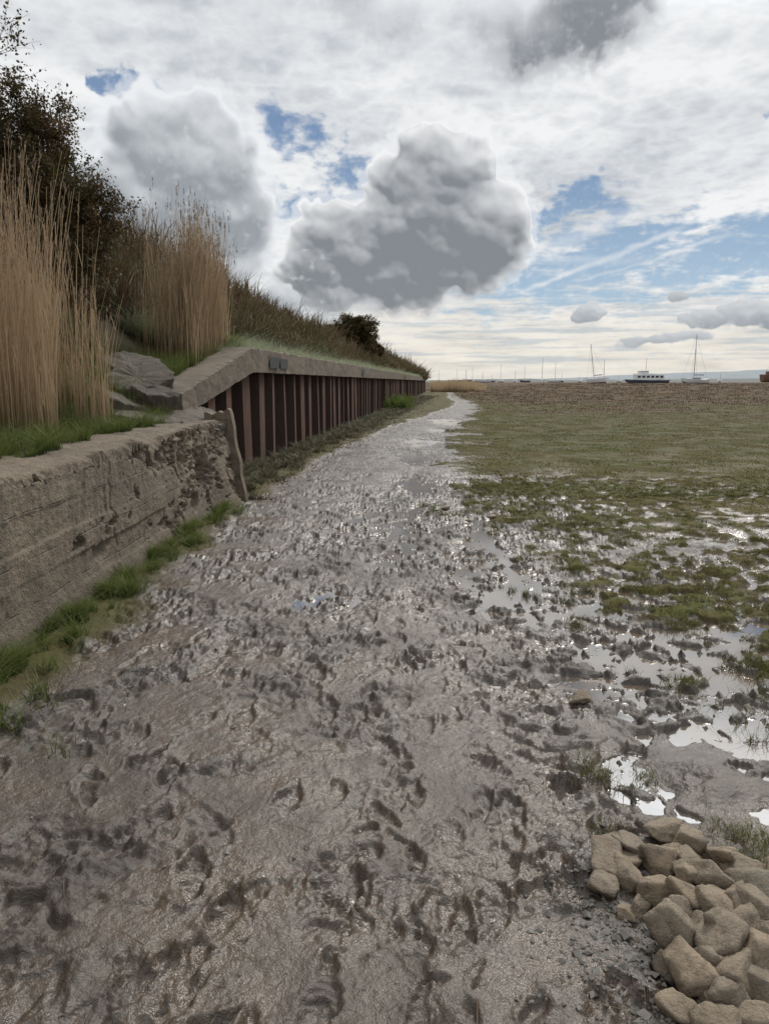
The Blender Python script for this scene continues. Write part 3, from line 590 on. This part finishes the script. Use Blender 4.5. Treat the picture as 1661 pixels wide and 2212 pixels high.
# ============================================================ STONES
ST=[(1.038,2.29,.135,.11),(.847,2.257,.175,.09),(.735,2.15,.13,.08),(.915,2.185,.15,.11),(.69,2.07,.125,.085),(.79,2.08,.095,.09),(.852,2.03,.15,.10),(1.01,2.075,.15,.11),(1.126,2.03,.155,.12),(.985,1.94,.155,.13),(.91,1.99,.10,.1),
(.815,1.842,.14,.17),(.92,1.775,.15,.13),(1.095,1.90,.13,.12),(1.014,1.842,.13,.10),(.81,1.682,.13,.09),(1.01,1.745,.14,.12),(.868,1.625,.13,.1),(.985,1.65,.14,.13),(.989,2.36,.15,.07),(1.13,2.21,.15,.08),(.915,1.87,.1,.1),(1.16,2.13,.14,.1),(1.015,2.15,.13,.1),
(.76,1.955,.065,.05),(.72,1.96,.055,.04),(1.22,1.98,.15,.13),(1.2,1.83,.14,.13),(1.13,1.73,.14,.12),(1.1,1.62,.14,.12),(.93,1.55,.13,.12),(.82,1.54,.12,.1),(1.25,2.08,.14,.1),(1.07,1.52,.14,.11),(.745,1.6,.09,.06),(.96,2.08,.09,.12),(1.06,1.97,.12,.14),(1.08,1.8,.12,.15),(.93,1.7,.12,.15),(.88,1.93,.09,.12),(.98,2.24,.09,.08),(.8,2.17,.08,.07),(.77,1.76,.07,.06),(.86,1.72,.08,.1),(.95,1.83,.09,.14)]
for i,(x,y,w,h) in enumerate(ST):
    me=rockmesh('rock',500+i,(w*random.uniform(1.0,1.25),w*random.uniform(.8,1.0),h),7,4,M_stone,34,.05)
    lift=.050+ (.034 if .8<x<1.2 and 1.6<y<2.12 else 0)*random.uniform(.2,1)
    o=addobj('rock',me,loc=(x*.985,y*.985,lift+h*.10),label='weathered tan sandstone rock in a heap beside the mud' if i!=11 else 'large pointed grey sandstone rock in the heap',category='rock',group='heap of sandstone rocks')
    o.rotation_euler=(random.uniform(-.45,.45),random.uniform(-.45,.45),random.uniform(0,6.28))
addobj('rock',rockmesh('rock',560,(.13,.1,.08),10,4,M_stone,24,.05),loc=(.98,3.45,.035),label='mud covered stone lying in the wet mud',category='rock')
for (x,y,w) in [(.75,9.0,.14),(1.25,8.4,.12),(.95,8.2,.08)]:
    addobj('rock',rockmesh('rock',570+int(y*10),(w,w*.8,w*.5),12,3,M_stone,18,.05),loc=(x,y,.04),label='small dark stone lying on the mud path',category='rock')
bmv=[];bl=[];bs=[];off=0
for k in range(2200):
    if k<1600: x=random.gauss(.70,.11); y=random.uniform(1.3,2.15)
    else: x=random.uniform(-1.5,1.0); y=1.3+3.5*random.random()**1.5
    s=random.uniform(.0025,.009)*(2.4 if random.random()<.08 else 1)*(.7 if k>=1600 else 1)
    r=np.random.default_rng(k); v=np.array([[1,0,0],[0,1,0],[-1,0,0],[0,-1,0],[.2,.1,.6],[0,0,-.6],[.6,.6,.35],[-.6,.5,.4]])*s; v=v*r.uniform(.6,1.3,(8,3)); a=random.random()*6.28
    R=np.array([[math.cos(a),-math.sin(a),0],[math.sin(a),math.cos(a),0],[0,0,1]]); v=v@R.T+np.array([x,y,float(HT(np.array(x),np.array(y)))+s*.15])
    f=[[0,6,4],[6,1,4],[1,7,4],[7,2,4],[2,3,4],[3,0,4],[1,6,0,5],[2,7,1,5],[3,2,5],[0,3,5]]
    bmv.append(v)
    for q in f: bl+= [j+off for j in q]; bs.append(len(q))
    off+=8
addobj('gravel',np_mesh('gravel',np.vstack(bmv),bl,bs,plain('slate_gravel',(.13,.122,.108),.5,0,.6,40)),label='grey slate gravel chips pressed into the mud',category='gravel',kind='stuff')
# ============================================================ BOATS
def hullmesh(name,L,B,D,mat,mat2,sheer=.25,transom=.6,bow=1.0):
    ns=13;npf=9; V=[];F=[]
    for i in range(ns):
        s=i/(ns-1); x=(s-.5)*L
        hb=B/2*(transom+(1-transom)*math.sin(min(1,s*1.7)*math.pi/2)) if s<.55 else B/2*(1-((s-.55)/.45)**2.2*.985)
        top=D*(1+sheer*(2*s-1)**2+.15*s*bow); kz=D*.0+ (D*.55*((s-.8)/.2)**2 if s>.8 else 0)
        for j in range(npf):
            t=(j/(npf-1))*2-1; yy_=hb*np.sign(t)*abs(t)**.5; zz_=kz+(top-kz)*abs(t)**1.6
            V.append((x+ (bow*.06*L*abs(t)*(s**6)),yy_,zz_))
    mi=[]
    for i in range(ns-1):
        for j in range(npf-1):
            a=i*npf+j; F.append([a,a+1,a+npf+1,a+npf]); mi.append(1 if abs((j+.5)/(npf-1)*2-1)<.45 else 0)
        F.append([i*npf,(i+1)*npf,(i+1)*npf+npf-1,i*npf+npf-1]); mi.append(0)
    F.append(list(range(npf))); mi.append(0); F.append([(ns-1)*npf+j for j in range(npf)][::-1]); mi.append(0)
    return np_mesh(name,np.array(V),np.concatenate([np.array(f) for f in F]),[len(f) for f in F],[mat,mat2],matidx=mi)
def boat(name,x,y,z,rot,label,group=None,cat='boat'):
    r=bpy.data.objects.new(name,None); COL.objects.link(r); r.location=(x,y,z); r.rotation_euler=(0,0,rot); tag(r,label,cat,None,group); return r
def tubeobj(name,segs,mat,parent):
    V,l,zz_=tubes(segs); return addobj(name,np_mesh(name,V,l,zz_,mat),parent=parent)
def rig(r,h,x,z0,L,rad=.09,boom=True,rake=0):
    tubeobj('mast',[[x,0,z0,x-rake,0,h,rad,rad*.6]],M_mast,r)
    for sg in ([x-rake,0,h*.98,L*.5,0,z0+.3,.018,.018],[x-rake,0,h*.98,-L*.48,0,z0,.018,.018],[x-rake*.8,0,h*.8,x,1,z0,.018,.018],[x-rake*.8,0,h*.8,x,-1,z0,.018,.018]): tubeobj('rigging',[sg],M_mast,r)
    if boom: tubeobj('boom',[[x,0,z0+1.0,x-L*.38,0,z0+1.0,.1,.12]],M_navy,r)
Zb_=.95
A=boat('sailing_boat',53.2,186,Zb_,math.pi-.5,'white hulled sailing boat leaning slightly, two masts, resting on marsh'); A.rotation_euler=(0.05,.06,math.pi-.9)
addobj('hull',hullmesh('hull',6,2.4,1.2,M_white,M_red),parent=A); addobj('cabin',boxmesh('cabin',[((-.5,0,1.5),(2.4,1.5,.6),0)],M_white,.1),parent=A); rig(A,10.2,.9,1.3,6,.10,True,-1.3)
tubeobj('mast',[[-1.9,0,1.3,-2.0,0,6.0,.08,.05]],M_mast,A); tubeobj('bowsprit',[[2.8,0,1.5,4.2,0,1.9,.08,.05]],M_wood,A)
Bt=boat('house_boat',65,184,Zb_,math.pi,'long white houseboat with dark hull and row of windows'); Bt.scale=(.92,.92,.92)
addobj('hull',hullmesh('hull',11,3.6,1.05,M_navy,M_red,.15,.8),parent=Bt)
addobj('cabin',boxmesh('cabin',[((-.3,0,1.9),(7.4,2.9,1.4),0),((1.0,0,2.8),(5.3,3.1,.12),0)],M_white,.05),parent=Bt)
addobj('wheelhouse',boxmesh('wheelhouse',[((1.2,0,3.15),(2.2,2.2,.7),0),((1.2,0,3.55),(2.6,2.6,.1),0)],M_white,.04),parent=Bt)
for k in range(6):
    for sgn in(1,-1): addobj('window',boxmesh('window',[((-3.3+k*1.2,sgn*1.465,2.05),(.8,.04,.55),0)],M_glass,.01),parent=Bt)
tubeobj('mast',[[.5,0,3.6,.5,0,7.0,.06,.04]],M_mast,Bt)
for sgn in(1,-1): tubeobj('railing',[[-5.2,sgn*1.6,1.2,-5.2,sgn*1.6,2.0,.03,.03],[-5.2,sgn*1.6,2.0,-4.1,sgn*1.6,2.0,.03,.03]],M_mast,Bt)
C_=boat('sailing_yacht',76,182,Zb_,math.pi+.25,'white sailing yacht with tall mast and blue sail cover')
addobj('hull',hullmesh('hull',7.2,2.7,1.1,M_white,M_navy),parent=C_); addobj('cabin',boxmesh('cabin',[((.2,0,1.45),(3.2,1.7,.55),0)],M_white,.1),parent=C_)
for sgn in(1,-1): addobj('window',boxmesh('window',[((.2,sgn*.862,1.5),(2.2,.03,.22),0)],M_glass,.01),parent=C_)
rig(C_,12.0,.4,1.3,7.2,.11)
D_=boat('fishing_boat',95.5,182,Zb_+.5,.3,'old brown wooden boat propped up on the marsh')
addobj('hull',hullmesh('hull',8,3,1.4,M_wood,M_wood,.35,.55),parent=D_); addobj('wheelhouse',boxmesh('wheelhouse',[((-1.5,0,2.1),(1.6,1.5,1.1),0)],M_wood,.06),parent=D_)
tubeobj('mast',[[1.2,0,1.3,1.2,0,7,.09,.06]],M_mast,D_)
for sg in ([1.2,0,7,-4.0,0,1.8,.02,.02],[1.2,0,7,4.1,0,2.0,.02,.02]): tubeobj('rigging',[sg],M_mast,D_)
rr=random.Random(5)
hm_=[hullmesh('hull',8,2.6,1.3,a,b2) for a,b2 in((M_white,M_navy),(M_navy,M_red),(M_white,M_red))]
mV,mL,mZ=tubes([[.3,0,1.2,.3,0,11,.13,.09],[.3,0,2.2,-2.8,0,2.2,.1,.1]]); mastm=np_mesh('mast',mV,mL,mZ,M_mast)
cabm=boxmesh('cabin',[((0,0,1.6),(3,1.6,.7),0)],M_white,.1)
for i,(a,hs) in enumerate([(947,.8),(985,.9),(1019,1.0),(1043,.5),(1062,.55),(1080,1.3),(1112,.7),(1133,1.0),(1170,1.15),(1197,1.1),(1212,.6),(1250,.5),(1335,.5),(1005,.6),(1555,.5)]):
    yy_=470+rr.uniform(-90,120); r=boat('moored_boat',.000623*yy_*(a-830),yy_,1.0,rr.uniform(0,6.28),'small moored boat with bare mast on the far marsh edge','moored boats along the marsh edge')
    o=addobj('hull',hm_[i%3],parent=r); o=addobj('cabin',cabm,parent=r); o=addobj('mast',mastm,parent=r); o.scale=(1,1,hs)
def hills(name,pts,y,mat,label):
    xs=np.linspace(pts[0][0],pts[-1][0],500); zs=np.interp(xs,[p[0] for p in pts],[p[1] for p in pts]); zs=zs*(1+.16*fbm(xs/900,xs*0,3,7))+fbm(xs/120,xs*0,3,5)*(y*.0008)
    rows=[(0,-.0),(.35,.3),(.75,.7),(1,1.0),(1,1.6)]
    V=np.concatenate([np.stack([xs,np.full_like(xs,y+r2*y*.12),np.where(r1>0,zs*r1,-10)],-1) for r1,r2 in rows]); lp,sz=grid_loops(5,500)
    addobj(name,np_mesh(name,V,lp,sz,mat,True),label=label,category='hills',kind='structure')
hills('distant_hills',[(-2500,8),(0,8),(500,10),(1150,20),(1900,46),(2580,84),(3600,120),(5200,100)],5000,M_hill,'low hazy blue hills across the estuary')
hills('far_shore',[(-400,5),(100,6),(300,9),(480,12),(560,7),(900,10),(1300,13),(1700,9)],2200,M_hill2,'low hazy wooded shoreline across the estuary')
# ============================================================ SKY (cloud layers computed procedurally over sky directions, mixed with the Nishita sky)
SE,SA=math.radians(44),math.radians(26)
sd=Vector((math.sin(SA)*math.cos(SE),math.cos(SA)*math.cos(SE),math.sin(SE)))
def capsule(A,E,a0,e0,a1,e1,r):
    dx_,dy_=a1-a0,e1-e0; L2=dx_*dx_+dy_*dy_+1e-9
    t=np.clip(((A-a0)*dx_+(E-e0)*dy_)/L2,0,1); return 1-np.hypot(A-a0-t*dx_,E-e0-t*dy_)/r
def lerp(a,b,t): return a+(b-a)*t[...,None]
def C3(*c): return np.array(c,float)
def skyfun(A,E,res):
    ar=np.radians(A); er=np.radians(E); dz=np.sin(er); dx_=np.sin(ar)*np.cos(er); dy_=np.cos(ar)*np.cos(er)
    q=np.maximum(dz,0)+.11; PX=dx_/q; PY=dy_/q
    wA=fbm(A/3,E/2.2,5,401,.55); wE=fbm(A/3,E/2.2,5,402,.55)
    hi=fbm(PX*1.7+.25*pn(PX*2,PY*2,5),PY*1.7,7,403,.58); puff=1-np.abs(fbm(PX*7,PY*7,4,404,.55))*1.6
    med=fbm(PX*.7,PY*.7,3,405)
    br=.72+.15*hi+.10*(puff-.5)+.10*med
    br=np.clip(br,.42,.9)
    w=np.clip((br-.45)/.42,0,1); col=lerp(C3(.48,.51,.55)+0*br[...,None],C3(.90,.91,.915),w)
    col=lerp(col,C3(.88,.82,.71)*(.92+.10*hi[...,None]),ss(-E,-8,-1)*.85)
    blue=lerp(C3(.40,.55,.70)+0*A[...,None],C3(.13,.23,.41),ss(E,2,18))
    HF=-9+0*A
    A2=A+wA*1.6; E2=E+wE*1.1
    for (a0,e0,a1,e1,r) in [(-8.2,17.3,-1.0,13.9,1.65),(-7.4,12.4,-4,13.6,1.4),(-20.4,19.6,-18.0,19.5,.75),(8,7.4,30,8.6,2.8),(14,9.8,30,9.8,2.1),(11.2,11.2,14.5,13.0,1.2),(27,16.8,30,16.5,.8),(8,6.9,14,7.2,1.3),(-70,32,-48,30,6),(55,38,80,33,7),(120,25,150,28,9)]:
        HF=np.maximum(HF,capsule(A2,E2,a0,e0,a1,e1,r))
    det=fbm(PX*4,PY*4,6,406,.6)
    hole=ss(HF-det*.65-hi*.22,-.1,.8)
    col=lerp(col,blue,hole*.90)
    st=fbm(A/9,E/.42,5,407,.55); lowm=ss(-E,-6.6,-4.6)*ss(E,.3,1.6)
    col=lerp(col,C3(.42,.50,.57),lowm*ss(st,.12,.5)*.5)
    col=lerp(col,C3(.90,.85,.75),ss(-E,-7.4,-5)*ss(E,1,2.5)*ss(-st,.05,.5)*.6)
    for (a0,e0,a1,e1,wd,s_) in [(9.5,6.3,22.5,10.9,.32,.95),(10.5,9.0,19.5,12.4,.9,.65),(18.5,8.2,25.5,10.2,.26,.7),(9,8.9,20,8.4,.5,.5),(13,7.0,21,8.7,.18,.5)]:
        Ln=math.hypot(a1-a0,e1-e0); ux,uy=(a1-a0)/Ln,(e1-e0)/Ln; al=(A-a0)*ux+(E-e0)*uy; ac=np.abs(-(A-a0)*uy+(E-e0)*ux+.12*fbm(A/1.5,E/1.5,3,9))
        col=lerp(col,C3(.82,.84,.86),ss(-ac,-wd,0)*ss(al,0,2)*ss(-al,-Ln,-Ln+3)*s_*(.7+.3*det))
    def cumulus(col,blobs,seed,soft,dark,light,npuff,edge,rimw=1.0,light_dir=(.30,.85)):
        r=np.random.default_rng(seed); xs=[b_[0] for b_ in blobs]; ys_=[b_[1] for b_ in blobs]; mr=max(max(b_[2],b_[3]) for b_ in blobs)*1.9
        j0,j1=np.searchsorted(A[0],[min(xs)-mr,max(xs)+mr]); i0,i1=np.searchsorted(E[:,0],[min(ys_)-mr,max(ys_)+mr])
        if i1-i0<2 or j1-j0<2: return col
        a0_=A[i0:i1,j0:j1]; e0_=E[i0:i1,j0:j1]
        oc=4 if soft<1.2 else 3; gn=.50 if soft<1.2 else .45
        a=a0_+.60*fbm(a0_/1.6,e0_/1.6,oc,seed+9,gn)*soft; e=e0_+.50*fbm(a0_/1.6,e0_/1.6,oc,seed+19,gn)*soft
        Hh=np.zeros_like(a)
        def add(cx,cy,rx,ry,z0,hs):
            nonlocal Hh
            d2=((a-cx)/rx)**2+((e-cy)/ry)**2; Hh=np.maximum(Hh,np.where(d2<1,z0+hs*np.sqrt(np.clip(1-d2,0,1)),0))
        for (cx,cy,rx,ry) in blobs:
            add(cx,cy,rx*.92,ry*.92,0,min(rx,ry)*.9)
            for k in range(npuff):
                t=r.uniform(0,2*np.pi); f=r.uniform(0,1)**.4; px_,py_=cx+rx*f*math.cos(t)*.9,cy+ry*f*math.sin(t)*.9
                s_=min(rx,ry)*r.uniform(.16,.38)*(1.15-.4*f); add(px_,py_,s_*r.uniform(1,1.3),s_,min(rx,ry)*.85*math.sqrt(max(0,1-f*f*.95)),s_*.9)
        step=abs(E[1,0]-E[0,0])
        def blur(H,k):
            for _ in range(3):
                c=np.cumsum(np.pad(H,((k+1,k),(0,0)),mode='edge'),0); H=(c[2*k+1:]-c[:-2*k-1])/(2*k+1)
                c=np.cumsum(np.pad(H,((0,0),(k+1,k)),mode='edge'),1); H=(c[:,2*k+1:]-c[:,:-2*k-1])/(2*k+1)
            return H
        kk=max(1,int(round(.13*soft/step))); Hs=blur(Hh,kk); Hm_=blur(Hh,max(1,int(.36/step))); Hb=blur(Hh,max(1,int(.75/step)))
        def lamb(H):
            gy_,gx_=np.gradient(H,step); return (-gx_*light_dir[0]-gy_*light_dir[1])/np.sqrt(1+gx_**2+gy_**2)
        conc=np.clip((Hs-Hm_)*1.2,-.5,.5)
        thick=ss(Hb,.0,2.6)
        n=fbm(a0_/.8,e0_/.7,5,seed+3,.5); nl=fbm(a0_/3.6,e0_/2.4,2,seed+5)
        sh=.58-.44*thick+.22*np.clip(lamb(Hs),-.7,1)+.40*np.clip(lamb(Hb),-.6,.9)+.20*conc+.05*n+.16*nl
        ymid=(max(y_+q_ for (_,y_,_,q_) in blobs)+min(y_-q_ for (_,y_,_,q_) in blobs))/2; yr=(max(y_+q_ for (_,y_,_,q_) in blobs)-min(y_-q_ for (_,y_,_,q_) in blobs))/2
        sh=sh+.12*np.clip((e-ymid)/yr,-1,1)
        al=ss(Hs+.30*n*soft,.02,edge)
        rim=1-ss(Hs,.0,1.25*rimw); sh=sh+.80*rim*np.clip(.75+.6*lamb(Hb),.35,1)
        wisp=ss(Hb+.45*n,.03,.9*max(.6,soft*.6))*.6; al=np.maximum(al,wisp*ss(Hb,.02,.3))
        cc=lerp(np.broadcast_to(C3(*dark),a.shape+(3,)),C3(*light),np.clip(sh,0,1))
        out=col.copy(); out[i0:i1,j0:j1]=lerp(col[i0:i1,j0:j1],cc,np.clip(al,0,1)); return out
    D1=(.235,.25,.27); Lt=(.90,.91,.92)
    col=cumulus(col,[(-14.4,15.6,5.0,4.3),(-12,12.0,4.2,3.3),(-17.5,12.5,4.8,3.6),(-11,8.6,2.2,1.6),(-10.5,15,2.2,2.2),(-16.5,18,2.6,2)],51,1.5,(.32,.345,.37),(.86,.88,.90),34,1.8,2.4)
    col=cumulus(col,[(12.4,22.8,5.6,2.7),(9.0,21.4,3.6,1.4),(15.5,25.0,5,3.2),(7.8,24.4,3,1.6)],52,2.2,(.25,.265,.285),(.80,.82,.84),26,2.6,2.6)
    col=cumulus(col,[(0,24.2,4.6,1.9),(-3,26.8,5,2.4),(3.5,22.6,2,.8),(-10,27.5,5,2.2),(5,20.8,2.2,1.0)],53,2.4,(.36,.38,.405),(.76,.78,.80),20,2.8,3.0)
    col=cumulus(col,[(3.9,13.6,4.5,4.1),(7.6,11.0,3.2,3.0),(2.6,11.0,4.6,3.2),(-3.9,11.0,2.9,2.3),(-.6,11.4,2.6,2.3),(-1.2,8.9,4.0,2.4),(-5.4,8.2,2.8,2.0),(6.2,8.4,3.8,2.0),(1.4,7.6,5.4,2.0),(-4.2,6.4,3.6,1.4),(1.6,5.8,3.6,1.0),(1.0,14.6,2.0,1.8),(6.6,16.4,1.7,1.3),(8.8,13.0,1.5,1.5),(4.0,17.2,1.6,1.0),(-6.4,9.6,1.4,1.2),(9.4,9.0,1.5,1.1)],54,.95,D1,Lt,32,.95,1.2)
    for k,bl_ in enumerate([[(15.2,5.0,1.1,.75),(14.9,4.6,1.3,.5),(15.3,5.5,.5,.4)],[(23.4,4.3,1.9,.7),(25.6,4.6,2.2,.9),(21.6,4.4,.5,.4),(27.8,4.2,2,.8)],[(21.2,5.9,.8,.45),(22.2,6.0,.6,.2)],[(10.3,5.4,.45,.2)],[(19.6,2.9,2.8,.35),(22,3.2,2,.4),(18,2.6,1.4,.25)],[(-8,6.2,1.8,.9),(-7,5.2,1,.6)]]):
        col=cumulus(col,bl_,60+k,.35,(.27,.30,.34),(.68,.70,.72),14,.2,.16)
    for k,bl_ in enumerate([[(-48,22,12,6),(-40,19,7,4)],[(48,22,10,6),(56,25,8,5)],[(95,20,14,6)],[(150,22,14,7)],[(-110,24,18,8)],[(-160,20,12,6)],[(-20,46,12,6),(-8,50,9,5)],[(40,62,20,7)]]):
        if res>.2: col=cumulus(col,bl_,80+k,3,D1,Lt,20,1.6,3)
    dt=dx_*sd.x+dy_*sd.y+dz*sd.z
    col=col*(1+.55*ss(E,27,60)+2.0*ss(dt,.92,1.0))[...,None]
    col=lerp(col,C3(.78,.76,.71),ss(-E,-1.4,0)*.55); col=lerp(col,C3(.16,.15,.13),ss(-E,.4,3))
    return col
def mkimg(name,a0,a1,e0,e1,step):
    nx=int((a1-a0)/step); ny=int((e1-e0)/step); a=a0+(np.arange(nx)+.5)*(a1-a0)/nx; e=e0+(np.arange(ny)+.5)*(e1-e0)/ny
    A,E=np.meshgrid(a,e); c=skyfun(A,E,step); px=np.ones((ny,nx,4),np.float32); px[...,:3]=c
    im=bpy.data.images.new(name,nx,ny,alpha=False,float_buffer=True); im.colorspace_settings.name='Non-Color'
    im.pixels.foreach_set(px.ravel()); im.update(); im.pack(); return im
imN=mkimg('cloud_detail',-36,36,-2,34,.06); imW=mkimg('cloud_dome',-180,180,-90,90,.5)
w=bpy.data.worlds.new('World'); sc.world=w; w.use_nodes=True; nt=w.node_tree; nb=NB(nt); bg=nt.nodes['Background']
sky=nt.nodes.new('ShaderNodeTexSky'); sky.sky_type='NISHITA'; sky.sun_disc=False; sky.sun_elevation=SE; sky.sun_rotation=SA; sky.air_density=1.2; sky.dust_density=.6
Dv=nt.nodes.new('ShaderNodeTexCoord').outputs['Generated']; s3=nb.sep(nb.v('NORMALIZE',Dv))
az=nb.m('MULTIPLY',nb.m('ARCTAN2',s3[0],s3[1]),57.2958); el=nb.m('MULTIPLY',nb.m('ARCSINE',s3[2]),57.2958)
def imt(im,a0,a1,e0,e1):
    n=nt.nodes.new('ShaderNodeTexImage'); n.image=im; n.extension='EXTEND'; n.interpolation='Linear'
    nb.put(n.inputs[0],nb.comb(nb.ss(az,a0,a1,kind='LINEAR'),nb.ss(el,e0,e1,kind='LINEAR'),0.0)); return n.outputs[0]
cN=imt(imN,-36,36,-2,34); cW=imt(imW,-180,180,-90,90)
ins=nb.m('MULTIPLY',nb.ss(nb.m('ABSOLUTE',az),33,35,1,0),nb.m('MULTIPLY',nb.ss(el,31,33,1,0),nb.ss(el,-1.8,-1.2)))
cc=nb.mix(ins,cW,cN); rgb=nb.sep(cc)
bf=nb.m('MULTIPLY',nb.m('SUBTRACT',rgb[2],rgb[0]),2.2,clamp=True)
fin_=nb.mix(nb.m('MULTIPLY',bf,.30),cc,nb.mix(1.0,sky.outputs[0],(.055,.068,.082),'MULTIPLY'))
nt.links.new(fin_,bg.inputs[0]); bg.inputs[1].default_value=1.0
sun=bpy.data.lights.new('sun','SUN'); sun.energy=2.3; sun.angle=math.radians(13); sun.color=(1,.95,.87)
so=bpy.data.objects.new('sun',sun); COL.objects.link(so); so.rotation_euler=(-sd).to_track_quat('-Z','Y').to_euler()
# ============================================================ CAMERA
cam=bpy.data.cameras.new('camera'); co=bpy.data.objects.new('camera',cam); COL.objects.link(co)
cam.sensor_fit='VERTICAL'; cam.sensor_height=24; cam.lens=24*731/1024; cam.clip_end=30000; cam.clip_start=.05
co.location=(0,0,1.6); co.rotation_euler=(math.radians(90-10.1),0,0); sc.camera=co
